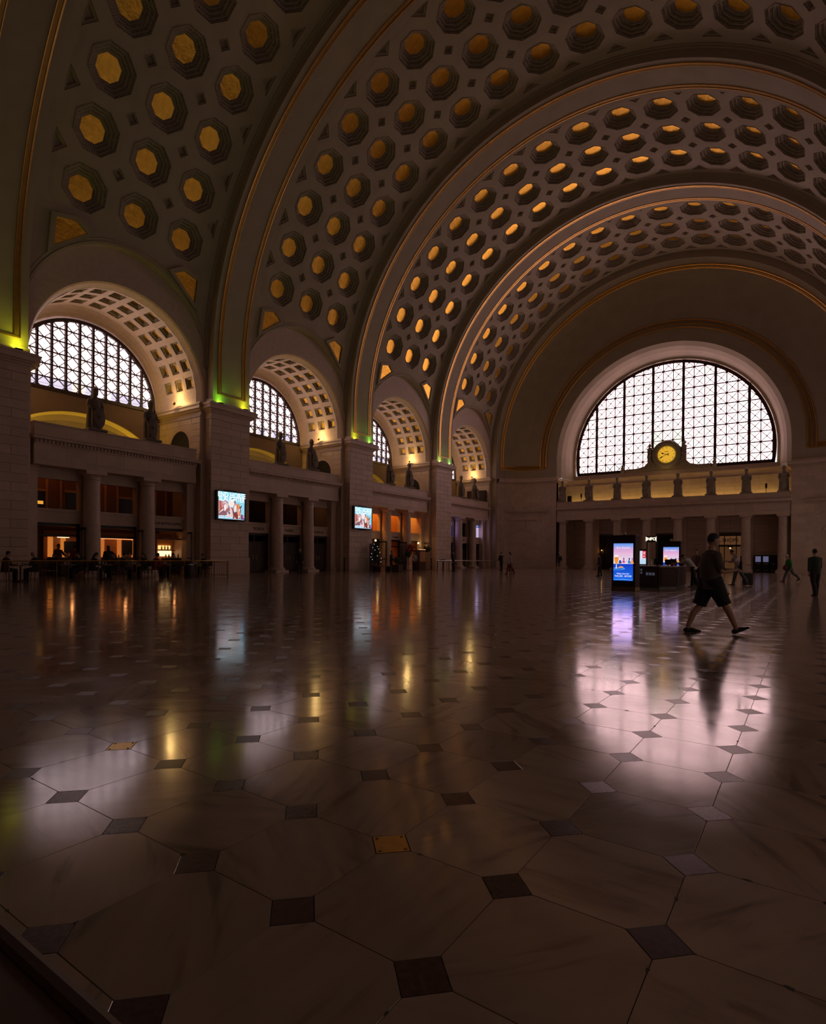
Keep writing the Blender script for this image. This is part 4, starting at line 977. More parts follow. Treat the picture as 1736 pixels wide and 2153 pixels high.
def wall_lantern(x, y, z, label, e):
    o = MB().lathe([(.02, z + .22), (.09, z + .18), (.10, z + .16), (.02, z + .15)], x, y, 10).obj('lantern', 'bronze'); tag(o, label, 'lamp')
    MB().ball((x, y, z + .06), .085, 10, 6).obj('globe', E((1, .62, .24), 6.0), o, True); MB().tube([(x, y, z + .2), (x - .15, y, z + .26), (x - .35, y, z + .2)], .014, 6).obj('bracket', 'bronze', o)
    point((x + .25, y, z), e, (1, .55, .18), .08)
wall_lantern(-19.1, BAYS[3] - 3.8, 2.65, 'bright globe lantern above the dark tree in the third bay', 7)
wall_lantern(-19.6, BAYS[3] + 3.9, 2.60, 'small warm lantern over the far doorway of the third bay', 6)
MB().box(-21.7, -21.66, B2 - .55, B2 - .47, 1.25, 2.2).obj('neon_bar', E((1, .25, .22), .8)); tag(bpy.data.objects['neon_bar'], 'slim red glowing bar inside the TRAINS doorway', 'lamp')
o = MB().lathe([(.06, 2.46), (.06, 2.5), (.01, 2.52)], -20.9, B2 - .75, 8).obj('downlight', E((1, .85, .7), 1.4)); tag(o, 'tiny white light high inside the TRAINS doorway', 'lamp')
# departure boards in the farthest bay
def board(y, w, label, cols):
    o = MB().bbox(-20.35, -20.12, y - w / 2 - .05, y + w / 2 + .05, 3.66, 5.25, .01).obj('departure_board', 'black'); tag(o, label, 'screen')
    P = Pic(); P.poly([(0, 0), (1, 0), (1, .8), (0, .8)], (.62, .50, .80) if cols else (.03, .08, .5), .9); P.poly([(0, .8), (1, .8), (1, 1), (0, 1)], (.04, .09, .42) if cols else (.7, .55, .85), .8)
    if cols:
        for i in range(13):
            for j in range(3): x = .06 + .32 * j; P.poly([(x, .05 + i * .056), (x + .12 + .1 * ((i * j) % 2), .05 + i * .056), (x + .12 + .1 * ((i * j) % 2), .05 + i * .056 + .022), (x, .05 + i * .056 + .022)], (.36, .26, .5), .9)
        P.poly([(.7, .9), (.92, .9), (.92, .94), (.7, .94)], (.8, .8, .95), .9)
    else: P.poly([(.1, .1), (.9, .1), (.9, .13), (.1, .13)], (.8, .7, .95), .9)
    P.obj('screen', o, frame((-20.118, y - w / 2, 3.7), LB, UP), w, 1.5)
    area((-20.0, y, 4.4), (-18, y, 4.2), 5, (.75, .5, 1), 1.6, 1.2)
board(B4 - OPP, 2.1, 'blue and white departure board behind the near column of the farthest bay', 0); board(B4 + OPP, 2.1, 'pale violet departure board in the far opening of the farthest bay', 1)
o = MB().bbox(-21.9, -19.3, 62.95, 63.3, 8.0, 9.5, .03).obj('dark_panel', 'black'); tag(o, 'black panel standing behind the statues of the farthest left balcony', 'panel')
MB().box(-21.8, -19.4, 62.93, 62.955, 8.1, 9.4).obj('grille', 'shop_dark', o)
for x0, x1, nm in ((-12.0 + .15, -11.55, 'left'), (-10.95, -10.5, 'right')):
    o = MB().bbox(x0, x1, 68.4, 68.75, 8.0, 8.85, .02).obj('loudspeaker', 'black'); tag(o, 'black loudspeaker just %s of the first statue on the end gallery' % nm, 'loudspeaker')
    MB().lathe([(.13, 0), (.15, .02), (.05, .04)], 0, 0, 12).obj('cone', 'shop_dark', o).matrix_local = frame(((x0 + x1) / 2, 68.395, 8.3), (1, 0, 0), (0, 0, 1))
for x, nm in ((-9.2, 'near the second statue'), (9.75, 'between the last two statues')):
    m = MB().tube([(x, 68.3, 8.0), (x, 68.3, 8.9)], .025, 6); o = m.obj('floodlight', 'black'); tag(o, 'small dark floodlight on a post %s of the end gallery' % nm, 'lamp')
    MB().lathe([(.04, 8.5), (.1, 8.62), (.1, 8.95), (.05, 9.05)], x, 68.3, 8).obj('lamp_head', 'black', o)
# ---------------------------------------------------------------- far end: corner doorways, shop doors, machines
for sx, nm in ((-1, 'left'), (1, 'right')):
    a = atan2(.5, .5); s = .578; q = ep(s, 0); a = s * pi / 2
    tx, ty = 6.42 * sin(a), -3.2 * cos(a); l = hypot(tx, ty); ex = Vector((sx * tx / l, ty / l, 0)); 
    if sx > 0: ex = -ex
    ey = Vector((0, 0, 1)); M = frame((sx * q[0], q[1], 0), ex if sx < 0 else ex, ey)
    nrm = ex.cross(ey)
    if nrm.y > 0: M = frame((sx * q[0], q[1], 0), -ex, ey)
    fn = lambda u, z, d: tuple(M @ Vector((u, z, d)))
    B = lambda mb, u0, u1, z0, z1, d0, d1: mb.prism([(u0, z0), (u1, z0), (u1, z1), (u0, z1)], fn, d0, d1)
    mb = MB(); D = .05
    for k in (-1, 1):
        for i in range(14): B(mb, *sorted((k * 1.72, k * 2.45)), .32 + i * .405, .32 + i * .405 + .395, -.5, D + .10)
        B(mb, *sorted((k * 1.65, k * 2.52)), 0, .31, -.5, D + .16); B(mb, *sorted((k * 1.65, k * 2.55)), 5.6, 5.75, -.5, D + .18); B(mb, *sorted((k * 1.6, k * 2.6)), 5.75, 5.95, -.5, D + .24)
        B(mb, *sorted((k * 1.15, k * 1.72)), 0, 3.62, -.5, D)
    n = 20; arc = lambda r: [(-r * cos(pi * i / n), 3.62 + r * sin(pi * i / n)) for i in range(n + 1)]
    for r0, r1, d in ((1.15, 1.35, D + .08), (1.35, 1.5, D + .14)):
        A, C = arc(r0), arc(r1); mb.strip([fn(*p, d) for p in A], [fn(*p, d) for p in C]); mb.strip([fn(*p, d) for p in A], [fn(*p, -.5) for p in A]); mb.strip([fn(*p, d) for p in C], [fn(*p, -.1) for p in C])
    A = [(-1.72, 3.62)] + arc(1.5) + [(1.72, 3.62)]; mb.strip([fn(*p, D) for p in A], [fn(p[0], 5.75, D) for p in A])
    B(mb, -.17, .17, 4.95, 5.7, -.2, D + .26)
    B(mb, -2.6, 2.6, 5.95, 6.3, -.5, D + .2); B(mb, -2.55, 2.55, 6.3, 6.85, -.5, D + .14); B(mb, -2.75, 2.75, 6.85, 6.98, -.5, D + .4); B(mb, -2.95, 2.95, 6.98, 7.12, -.5, D + .55)
    B(mb, -1.16, 1.16, 2.85, 3.62, -.5, -.02)
    o = mb.obj('door_%d' % (13 if sx < 0 else 14), 'stone'); tag(o, 'arched stone doorway in the %s corner of the end wall' % nm, 'doorway', kind='structure')
    B(MB(), -1.15, 1.15, 0, 2.85, -.32, -.12).obj('leaf', 'black', o)
    g = MB(); g.prism(arc(1.15), fn, -.3, -.2); g.obj('fanlight_back', 'black', o)
    g = MB()
    for r in (1.1, .8, .5):
        P = [fn(*p, -.12) for p in arc(r)]; g.tube(P, .03, 5)
    for i in range(1, 12): t = pi * i / 12; g.tube([fn(.2 * cos(t), 3.62 + .2 * sin(t), -.12), fn(1.1 * cos(t), 3.62 + 1.1 * sin(t), -.12)], .025, 5)
    g.obj('fanlight_grille', 'statue_stone', o)
def glass_door(x0, x1, zt, label, lit, n):
    y = 70.2; m = MB()
    for a, b, z0, z1 in ((x0 - .12, x0, 0, zt), (x1, x1 + .12, 0, zt), (x0 - .12, x1 + .12, zt - .12, zt), (x0, x1, 2.66, 2.86), (x0, x1, 0, .3), (x0 + .42, x0 + .5, 0, zt), (x1 - .5, x1 - .42, 0, zt)): m.box(a, b, y - .08, y + .1, z0, z1)
    o = m.obj('door_%d' % n, 'mahogany'); tag(o, label, 'door', kind='structure')
    for a, b, z0, z1 in ((x0, x0 + .42, .3, 2.66), (x0 + .5, x1 - .5, .3, 2.66), (x1 - .42, x1, .3, 2.66), (x0, x1, 2.86, zt - .12)):
        MB().box(a, b, y + .0, y + .02, z0, z1).obj('pane', E((1, .42, .16), lit * (1.0 if z0 > 2 else .7)) if lit else 'black', o)
    return o
o = glass_door(5.4, 7.45, 3.92, 'warm-lit shop entrance lettered SHOPS under the end gallery', .09, 15)
text('SHOPS', .52, frame((6.42, 70.10, 3.33), (1, 0, 0), UP), 'letter', o, 'lettering', .01, bold=.005)
glass_door(-7.46, -5.6, 3.92, 'dark doorway in the left part of the end portico', .0, 16); glass_door(-1.25, .82, 3.96, 'dark doorway behind the kiosk in the end portico', 0, 17)
def hang(x, y, z, label, e, rod):
    o = MB().lathe([(.02, z + .28), (.10, z + .22), (.26, z + .05), (.28, z), (.25, z), (.1, z + .16)], x, y, 14).obj('pendant_lamp', 'bronze'); tag(o, label, 'lamp')
    MB().ball((x, y, z + .03), .1, 8, 6).obj('bulb', E((1, .55, .18), 7), o, True); MB().tube([(x, y, z + .25), (x, y, rod)], .012, 5).obj('rod', 'bronze', o)
    spot((x, y, z + .02), (x, y + .15, 0), e, (1, .5, .16), 120, .6, .08)
hang(6.45, 69.75, 2.52, 'pendant lamp glowing orange in front of the SHOPS entrance', 70, 5.9)
point((-7.2, 69.9, 2.2), 3, (1, .45, .12), .05); o = MB().ball((-7.2, 69.95, 2.25), .06, 8, 5).obj('sconce', E((1, .5, .15), 3)); tag(o, 'small orange sconce beside the dark left doorway of the portico', 'lamp')
MB().tube([(-7.2, 69.95, 2.3), (-7.2, 70.1, 2.35)], .015, 5).obj('arm', 'bronze', o)
for i, (x0, x1) in enumerate(((8.72, 9.36), (9.4, 10.04), (10.08, 10.72))):
    o = MB().bbox(x0, x1, 69.45, 70.0, 0, 1.76, .02).obj('ticket_machine', 'black'); tag(o, '%s of the three dark ticket machines between the last end columns' % ('left', 'middle', 'right')[i], 'machine')
    MB().box(x0 + .08, x1 - .08, 69.43, 69.452, 1.05, 1.63).obj('screen', E((.45, .42, .75), .22) if i < 2 else 'shop_dark', o)
    MB().box(x0 + .12, x1 - .12, 69.43, 69.452, .82, .9).obj('slot', 'steel', o); MB().box(x0 + .12, x1 - .12, 69.43, 69.452, .15, .21).obj('tray', 'steel', o)
# ---------------------------------------------------------------- information kiosk
def ad_picture(P):
    top = [(.16, .34, .85), (.36, .38, .82), (.62, .40, .74), (.74, .40, .66), (.78, .44, .68), (.78, .50, .70), (.77, .57, .74), (.76, .64, .78), (.76, .70, .82), (.76, .74, .85)]
    for i, c in enumerate(top): P.poly([(0, 1 - i * .055 - .055), (1, 1 - i * .055 - .055), (1, 1 - i * .055), (0, 1 - i * .055)], c)
    for i in range(9): P.poly([(0, .45 - .05 * i - .05), (1, .45 - .05 * i - .05), (1, .45 - .05 * i), (0, .45 - .05 * i)], (.01, .05 + .012 * i, .55 + .03 * i))
    for i in range(14): x = .05 + .068 * i; y = .74 - .03 * sin(pi * ((i % 5) / 5)); P.poly([(x - .012, y), (x, y - .008), (x + .012, y), (x, y + .008)], (.95, .88, .95), 1.1)
    for x, c, k in ((.36, (.05, .06, .3), (.9, .8, .8)), (.54, (.62, .08, .3), (.3, .05, .2)), (.82, (.06, .2, .55), (.03, .04, .15)), (.97, (.85, .30, .12), (.55, .12, .4))):
        P.poly([(x - .09, .46), (x - .07, .53), (x - .02, .56), (x + .03, .54), (x + .08, .46)], c); P.poly([(x - .035, .56), (x - .045, .59), (x - .02, .615), (x + .02, .61), (x + .03, .575), (x, .55)], k)
    P.poly([(.40, .455), (.44, .475), (.72, .475), (.8, .455)], (.95, .85, .9)); P.poly([(.62, .49), (.68, .55), (.70, .545), (.64, .485)], (.75, .2, .4))
    P.poly([(0, .28), (.30, .285), (.52, .30), (.60, .315), (.56, .335), (.42, .34), (.0, .335)], (.18, .55, .92)); P.poly([(0, .288), (.3, .293), (.5, .307), (.55, .318), (.5, .33), (.0, .327)], (.01, .10, .60))
    P.poly([(.27, .335), (.5, .335), (.53, .36), (.46, .385), (.35, .39), (.26, .36)], (.80, .28, .14)); P.poly([(.28, .335), (.5, .335), (.5, .35), (.28, .35)], (.12, .5, .4))
    P.poly([(.05, .66), (.06, .56), (.10, .46), (.155, .43), (.21, .46), (.26, .56), (.27, .66)], (.92, .30, .02)); P.poly([(.06, .69), (.05, .63), (.27, .63), (.26, .69)], (.95, .80, .82))
    P.poly([(.14, .43), (.155, .45), (.175, .43), (.18, .35), (.24, .325), (.07, .325), (.135, .35)], (.95, .9, .92)); P.poly([(.10, .60), (.13, .615), (.20, .615), (.22, .60), (.2, .59), (.12, .59)], (.85, .12, .1))
    P.poly([(.03, .02), (.5, .03), (.97, .015), (.97, .022), (.5, .04), (.03, .027)], (.3, .55, 1))
    return P
AP = ad_picture(Pic())
def totem(x0, x1, y0, y1, h, z0, z1, label):
    o = MB().bbox(x0, x1, y0, y1, .16, h, .015).obj('directory_totem', 'mahogany'); tag(o, label, 'sign')
    MB().bbox(x0 - .01, x1 + .01, y0 - .01, y1 + .01, 0, .16, .008).obj('kick_plate', 'bronze', o)
    b = MB(); xa, xb = x0 + .075, x1 - .075
    b.box(xa - .03, xb + .03, y0 - .02, y0 + .01, z0 - .03, z1 + .03); b.obj('bezel', 'black', o)
    M = frame((xa, y0 - .021, z0), (1, 0, 0), UP); w = xb - xa; hh_ = z1 - z0
    AP.obj('screen', o, M, w, hh_)
    T = lambda s, v, sz, st=1.2, sx=1: text(s, sz, frame((xa + w * .5, y0 - .042, z0 + v * hh_), (1, 0, 0), UP), E((.95, .9, .95), st), o, ext=.001, sx=sx)
    T('Bon Appétit', .885, .105, .95, .95); T('Make time for', .185, .082, 1.15); T('THE LIFE · ARTOIS', .118, .085, 1.25, .92)
    text('DIRECTORY', .15, frame(((x0 + x1) / 2, y0 - .004, h - .17), (1, 0, 0), UP), 'maroon', o, 'header_lettering', .004, sx=.85)
    m = MB().ball(((x0 + x1) / 2 - .06, (y0 + y1) / 2, h + .05), (.07, .07, .06), 10, 6); m.lathe([(.05, h), (.05, h + .03)], (x0 + x1) / 2 - .06, (y0 + y1) / 2, 8); m.obj('camera_dome', 'steel', o, True)
    area(((x0 + x1) / 2, y0 - .06, (z0 + z1) / 2), ((x0 + x1) / 2, y0 - 3, (z0 + z1) / 2 - .4), 6, (.72, .45, .95), w, hh_)
totem(7.07, 7.95, 22.83, 23.55, 2.16, .41, 1.84, 'tall dark directory totem before the kiosk with a full pink and blue drinks screen')
totem(7.22, 8.10, 31.3, 31.9, 2.16, .45, 1.86, 'farther directory totem behind the kiosk counter, its screen half hidden')
P_ = [(6.3, 27.9), (7.1, 26.63), (8.22, 25.8), (8.75, 26.6), (8.62, 29.6), (7.6, 30.8)]
cx_, cy_ = 7.6, 28.4; sc2 = lambda k: [(cx_ + (x - cx_) * k, cy_ + (y - cy_) * k) for x, y in P_]
fz = lambda a, b, d: (a, b, d)
ck = MB(); A, Bq = sc2(1), sc2(.72)
for P, Q in ((A, Bq),):
    n = len(P); ck.strip([(x, y, .08) for x, y in P], [(x, y, .90) for x, y in P], True); ck.strip([(x, y, .90) for x, y in P], [(x, y, .90) for x, y in Q], True); ck.strip([(x, y, .9) for x, y in Q], [(x, y, .0) for x, y in Q], True)
KO = ck.obj('kiosk_counter', 'mahogany'); tag(KO, 'dark red many-sided information counter behind the near totem', 'counter')
m = MB(); m.strip([(x, y, 0) for x, y in sc2(.96)], [(x, y, .08) for x, y in sc2(.96)], True); m.obj('kick_plate', 'black', KO)
m = MB(); o3, i3 = sc2(1.035), sc2(.70); m.strip([(x, y, .9) for x, y in o3], [(x, y, .95) for x, y in o3], True); m.strip([(x, y, .95) for x, y in o3], [(x, y, .95) for x, y in i3], True); m.strip([(x, y, .95) for x, y in i3], [(x, y, .9) for x, y in i3], True); m.strip([(x, y, .9) for x, y in o3], [(x, y, .9) for x, y in i3], True); m.obj('worktop', 'dark_wood', KO)
for P, Q in zip(A, A[1:] + A[:1]):
    a, b = Vector((*P, 0)), Vector((*Q, 0)); t = (b - a).normalized(); nn = Vector((t.y, -t.x, 0)); L = (b - a).length; F = frame(a + nn * .008, t, UP)
    m = MB(); m.prism([(.1, .16), (L - .1, .16), (L - .1, .84), (.1, .84)], lambda u, z, d: tuple(F @ Vector((u, z, d))), -.02, .012); m.obj('panel', 'mahogany', KO)
# framed pictograms on the counter front
a, b = Vector((7.1, 26.63, 0)), Vector((8.22, 25.8, 0)); t = (b - a).normalized(); F0 = frame(a + Vector((t.y, -t.x, 0)) * .025, t, UP); m = MB()
for j in range(3): m.prism([(.62 + j * .19, .55), (.77 + j * .19, .55), (.77 + j * .19, .67), (.62 + j * .19, .67)], lambda u, z, d: tuple(F0 @ Vector((u, z, d))), 0, .004)
for j in range(4): m.prism([(.15 + (j % 2) * .14, .60 + (j // 2) * .13), (.25 + (j % 2) * .14, .60 + (j // 2) * .13), (.25 + (j % 2) * .14, .69 + (j // 2) * .13), (.15 + (j % 2) * .14, .69 + (j // 2) * .13)], lambda u, z, d: tuple(F0 @ Vector((u, z, d))), 0, .004)
m.obj('pictograms', E((.35, .34, .5), .12), KO)
o = MB().tube([(7.02, 28.98, 0), (7.02, 28.98, 2.36)], .03, 8).tube([(7.40, 29.24, .95), (7.40, 29.24, 2.3)], .02, 8).bbox(6.94, 7.46, 28.95, 29.03, 2.05, 2.34, .01).obj('information_sign', 'black'); tag(o, 'small lit bracketed sign on a dark post above the kiosk counter', 'sign')
text('INFO', .19, frame((7.2, 28.935, 2.2), (1, 0, 0), UP), E((1, .82, .62), 1.6), o, ext=.002, bold=.006)
for s in (-1, 1): MB().box(7.2 + s * .225 - .012, 7.2 + s * .225 + .012, 28.93, 28.948, 2.09, 2.31).obj('bracket', E((1, .82, .62), 1.6), o)
o = MB().bbox(6.38, 6.98, 29.2, 29.32, .95, 1.72, .01).box(6.55, 6.8, 29.1, 29.4, .93, .96).obj('poster_screen', 'black'); tag(o, 'small upright screen with blue, white and red panels on the kiosk counter', 'screen')
P = Pic(); P.poly([(0, 0), (.3, 0), (.3, 1), (0, 1)], (.55, .62, .85)); P.poly([(0, .75), (.3, .6), (.3, 1), (0, 1)], (.06, .42, .72)); P.poly([(.34, 0), (1, 0), (1, 1), (.34, 1)], (.70, .72, .88)); P.poly([(.68, .45), (1, .45), (1, 1), (.68, 1)], (.72, .05, .08)); P.poly([(.34, 0), (.95, 0), (.95, .4), (.6, .4)], (.5, .7, .88))
P.poly([(.3, 0), (.34, 0), (.34, 1), (.3, 1)], (.02, .02, .03)); P.poly([(.75, .55), (.9, .55), (.82, .68)], (.9, .7, .7)); P.poly([(.76, .75), (.92, .75), (.92, .92), (.76, .92)], (.85, .5, .5))
P.obj('screen', o, frame((6.44, 29.196, 1.0), (1, 0, 0), UP), .48, .64)
random.seed(5)
for i, (x, y, w, h, kind) in enumerate(((7.95, 26.75, .3, .27, 'monitor'), (8.25, 27.4, .26, .24, 'monitor'), (8.3, 28.3, .28, .26, 'monitor'), (7.75, 26.45, .07, .3, 'bottle'), (8.55, 28.9, .16, .2, 'box'), (8.45, 28.05, .1, .2, 'box'), (8.5, 27.0, .12, .12, 'box'))):
    if kind == 'monitor':
        o = MB().bbox(x - w / 2, x + w / 2, y, y + .03, .99, 1.0 + h, .006).box(x - .02, x + .02, y + .01, y + .04, .95, 1.02).box(x - .08, x + .08, y - .04, y + .1, .945, .96).obj('monitor', 'black'); tag(o, '%s black monitor on the kiosk counter' % ('nearest', 'middle', 'farthest')[i], 'monitor')
    elif kind == 'bottle':
        o = MB().lathe([(.04, .95), (.042, 1.12), (.018, 1.18), (.018, 1.25)], x, y, 10).obj('bottle', 'glass_white', None, True); tag(o, 'pale water bottle standing at the near corner of the kiosk counter', 'bottle')
    else:
        o = MB().bbox(x - w / 2, x + w / 2, y - w / 2, y + w / 2, .95, .95 + h, .006).obj('leaflet_box', ('red_cloth', 'coat_dark', 'table_top')[i % 3]); tag(o, '%s leaflet holder on the right side of the kiosk counter' % ('tall red', 'narrow', 'low')[i - 4] , 'box')
# ---------------------------------------------------------------- people
def person(label, loc, face, h=1.74, skin='skin', arms=((0, 15, 8), (0, 15, 8)), legs=((0, 0, 0), (0, 0, 0)), lean=2, top='shirt_grey', sleeve=.6, bottom='jeans', shorts=False, shoe='shoe_black', hair='hair', hat=None, voxel=.022, fingers=False, hip=None, headtilt=0, group=None, twist=0, skirt=False, wide=1.0, bulk=1.0):
    """arms/legs: right then left. legs (thigh forward, knee bend, toe up); arms (swing, elbow, out)."""
    k = h / 1.75; V = Vector
    body, cloth_t, cloth_b, shoes = MB(), MB(), MB(), []
    L1, L2 = .43, .42; lean = rad(lean)
    chains = []; low = 9
    for s, (a, kn, tp) in zip((1, -1), legs):
        a, kn, tp = rad(a), rad(kn), rad(tp); hp = V((s * .095, 0, 0)); kp = hp + V((s * .01, L1 * sin(a), -L1 * cos(a))); b = a - kn; ap = kp + V((0, L2 * sin(b), -L2 * cos(b)))
        f = V((0, cos(tp), sin(tp))); dn = V((0, sin(tp), -cos(tp))); heel = ap - f * .06 + dn * .085; toe = ap + f * .19 + dn * .085
        low = min(low, heel.z, toe.z); chains.append((s, hp, kp, ap, f, dn))
    z0 = hip if hip is not None else -low
    O = V((0, 0, z0)); tz = V((0, sin(lean), cos(lean))); fwv = V((0, cos(lean), -sin(lean)))
    for s, hp, kp, ap, f, dn in chains:
        hp, kp, ap = hp + O, kp + O, ap + O; mid = (kp + ap) / 2 + V((0, -.012, .06))
        body.tube([hp + V((0, 0, .03)), hp.lerp(kp, .35), kp, mid, ap + V((0, 0, .03)), ap + dn * .04], [.085 * bulk, .078 * bulk, .056, .056, .038, .036], 12)
        body.tube([ap + dn * .02 - f * .03, ap + dn * .045 + f * .08, ap + dn * .06 + f * .16], [.036, .034, .022], 8)
        if shorts: cloth_b.tube([hp + V((0, 0, .06)), hp.lerp(kp, .4), hp.lerp(kp, .80) + V((s * .01, -.005, 0)), hp.lerp(kp, .98) + V((s * .015, -.01, 0))], [.12 * bulk, .118 * bulk, .112, .112], 14)
        elif not skirt: cloth_b.tube([hp + V((0, 0, .05)), hp.lerp(kp, .4), kp, mid, ap + V((0, 0, .05)), ap + dn * .02], [.108 * bulk, .10 * bulk, .078, .077, .066, .068], 12)
        sh = MB(); sh.tube([ap - f * .075 + dn * .035, ap - f * .05 + dn * .045, ap + f * .03 + dn * .04, ap + f * .12 + dn * .062, ap + f * .19 + dn * .07, ap + f * .215 + dn * .072], [(.028, .03), (.044, .042), (.047, .048), (.046, .030), (.036, .020), (.012, .010)], 12, side=(1, 0, 0)); shoes.append(sh)
    if skirt: cloth_b.tube([O + V((0, 0, .1)), O + V((0, 0, -.1)), O + V((0, 0, -.42))], [(.15, .12), (.19, .15), (.22, .18)], 14, side=(1, 0, 0))
    T = lambda t, x=0, y=0: O + tz * t + V((x, 0, 0)) + fwv * y
    w = wide
    tor = [(-.06, .15, .105, .0), (.02, .165 * bulk, .115, 0), (.14, .150 * bulk, .11 * bulk, .012), (.28, .165 * bulk, .118 * bulk, .012), (.40, .185 * w, .12, .0), (.475, .18 * w, .09, -.01), (.52, .10, .07, -.008)]
    body.tube([T(t, 0, y) for t, _, _, y in tor], [(a * .9, b * .9) for _, a, b, _ in tor], 16, side=(1, 0, 0))
    ct = [(-.13, .175 * bulk, .13), (.02, .182 * bulk, .132), (.14, .17 * bulk, .132 * bulk), (.28, .183 * bulk, .138 * bulk), (.40, .20 * w, .138), (.475, .195 * w, .105), (.535, .105, .075)]
    cloth_t.tube([T(t, 0, 0) for t, _, _ in ct], [(a, b) for _, a, b in ct], 18, side=(1, 0, 0))
    ht = rad(headtilt) + lean; hz = V((0, sin(ht), cos(ht))); hf = V((0, cos(ht), -sin(ht))); nb = T(.52)
    body.tube([T(.47), nb, nb + hz * .09], [.07, .054, .056], 10)
    hc = nb + hz * .185 + hf * .022
    R = Matrix((V((1, 0, 0)), hf, hz)).transposed()
    hd = MB().ball((0, 0, 0), (.075, .094, .112), 16, 10); hd.ball((0, .045, -.062), (.048, .045, .05), 10, 6)
    hd.tube([(0, .088, .018), (0, .108, -.012), (0, .098, -.026)], [.010, .017, .012], 8); hd.tube([(-.02, .088, -.052), (.02, .088, -.052)], [.008, .008], 6)
    for s in (-1, 1): hd.ball((s * .076, -.002, -.004), (.012, .022, .032), 8, 6)
    body.add([R @ V(p) + hc for p in hd.v], hd.f)
    for s, (a, e, out) in zip((1, -1), arms):
        a, e, out = rad(a), rad(e), rad(out); sp = T(.45, s * .185 * w); d1 = V((s * sin(out), sin(a) * cos(out), -cos(a) * cos(out))); el = sp + d1 * .29; b = a + e
        d2 = V((s * sin(out) * .3 - (s * .25 * sin(e)), sin(b), -cos(b))).normalized(); wr = el + d2 * .25
        body.tube([T(.44, s * .13 * w), sp, sp.lerp(el, .5), el, el.lerp(wr, .4), wr, wr + d2 * .03], [.05, .052, .044, .037, .037, .026, .026], 10)
        sd = V((1, 0, 0)); 
        if fingers:
            body.tube([wr, wr + d2 * .05, wr + d2 * .095], [(.022, .016), (.042, .017), (.040, .014)], 10, side=tuple(d2.cross(V((1, 0, 0)))) if fingers == 2 else (0, 1, 0))
            ax = V((0, 1, 0)); ax = (ax - d2 * ax.dot(d2)).normalized(); cu = (V((-s, 0, 0)) - d2 * V((-s, 0, 0)).dot(d2)).normalized()
            for i, fl in enumerate((.070, .080, .075, .058)):
                p = wr + d2 * .09 + ax * (.030 - .020 * i); q = p + d2 * fl * .45 + cu * .008; r = q + d2 * fl * .30 + cu * .026; u = r + cu * .024 + d2 * .006
                body.tube([p, q, r, u], [.0095, .009, .008, .007], 8)
            p = wr + d2 * .03 + ax * .034; body.tube([p, p + ax * .03 + d2 * .03 + cu * .01, p + ax * .034 + d2 * .062 + cu * .026], [.013, .011, .009], 8)
        else:
            body.tube([wr, wr + d2 * .05, wr + d2 * .1, wr + d2 * .16 + V((0, .015, 0))], [.026, .042, .04, .02], 8, flat=.55)
        en = sp.lerp(el, sleeve * 2) if sleeve <= .5 else el.lerp(wr, (sleeve - .5) * 2)
        pts = [T(.45, s * .10 * w), sp, sp.lerp(el, .45), en] if sleeve <= .5 else [T(.45, s * .10 * w), sp, sp.lerp(el, .5), el, en]
        cloth_t.tube(pts, [.075, .075, .066, .066] if sleeve <= .5 else [.075, .073, .062, .056, .05], 10)
    sub = lambda mb: MB().add([tuple((V(p)) * k) for p in mb.v], mb.f)
    b = fuse(sub(body), voxel * .8 if fingers else voxel, 'person', skin)
    b.location = (loc[0], loc[1], 0); b.rotation_euler = (0, 0, rad(face - 90)); tag(b, label, 'person', group)
    fuse(sub(cloth_t), voxel, 'top', top, b); fuse(sub(cloth_b), voxel, 'skirt' if skirt else ('shorts' if shorts else 'trousers'), bottom, b)
    for sh in shoes: fuse(sub(sh), min(voxel, .014), 'shoe', shoe, b, 1)
    hm = MB().ball((0, -.012, .022), (.083, .098, .106), 16, 10)
    hm2 = MB()
    hv = [p for p in hm.v]
    hm2.add([(x, y if y < .055 else .055 + (y - .055) * .35, max(z, -.045 if y < 0 else .03)) for x, y, z in hv], hm.f)
    if hair == 'long': hm2.tube([(0, -.06, .02), (0, -.09, -.10), (0, -.09, -.22)], [(.075, .05), (.085, .045), (.07, .03)], 10, side=(1, 0, 0))
    if hair: fuse(MB().add([tuple((R @ V(p) + hc) * k) for p in hm2.v], hm2.f), .012, 'hair', 'hair' if hair == 'long' else hair, b)
    if hat:
        c = MB().ball((0, 0, .05), (.088, .105, .085), 14, 8); c.tube([(0, .06, .05), (0, .14, .04), (0, .175, .03)], [(.07, .012), (.065, .010), (.03, .006)], 10, side=(1, 0, 0))
        fuse(MB().add([tuple((R @ V(p) + hc) * k) for p in c.v], c.f), .012, 'cap', hat, b)
    return b, O * k, k
# the walking man
mn, _, _ = person('man in dark shorts striding across the polished floor, seen against the window glare', (12.03, 10.86), 31, 1.75, arms=((14, 84, 6), (27, 4, 8)), legs=((27, 3, 24), (-17, 10, 2)), lean=1, top='shirt_grey', sleeve=.42,
                  bottom='shorts_black', shorts=True, hair='hair', hat=None, voxel=.011, fingers=1, headtilt=4, wide=1.12, bulk=1.16, skin='skin')
for s, (a, kn) in ((1, (27, 3)), (-1, (-17, 10))): pass
def local(o, p): return o.matrix_basis @ Vector(p)
kk = 1.0
def carry(mb, name, mat, label, cat):
    o = mb.obj(name, mat, None, True); tag(o, label, cat); return o
sp = Vector((-.185 * 1.12, .008, 1.36)); a = rad(27); out = rad(8); el = sp + Vector((-sin(out), sin(a) * cos(out), -cos(a) * cos(out))) * .29; bb = rad(31); d2 = Vector((-sin(out) * .3, sin(bb), -cos(bb))).normalized(); hnd = el + d2 * .33
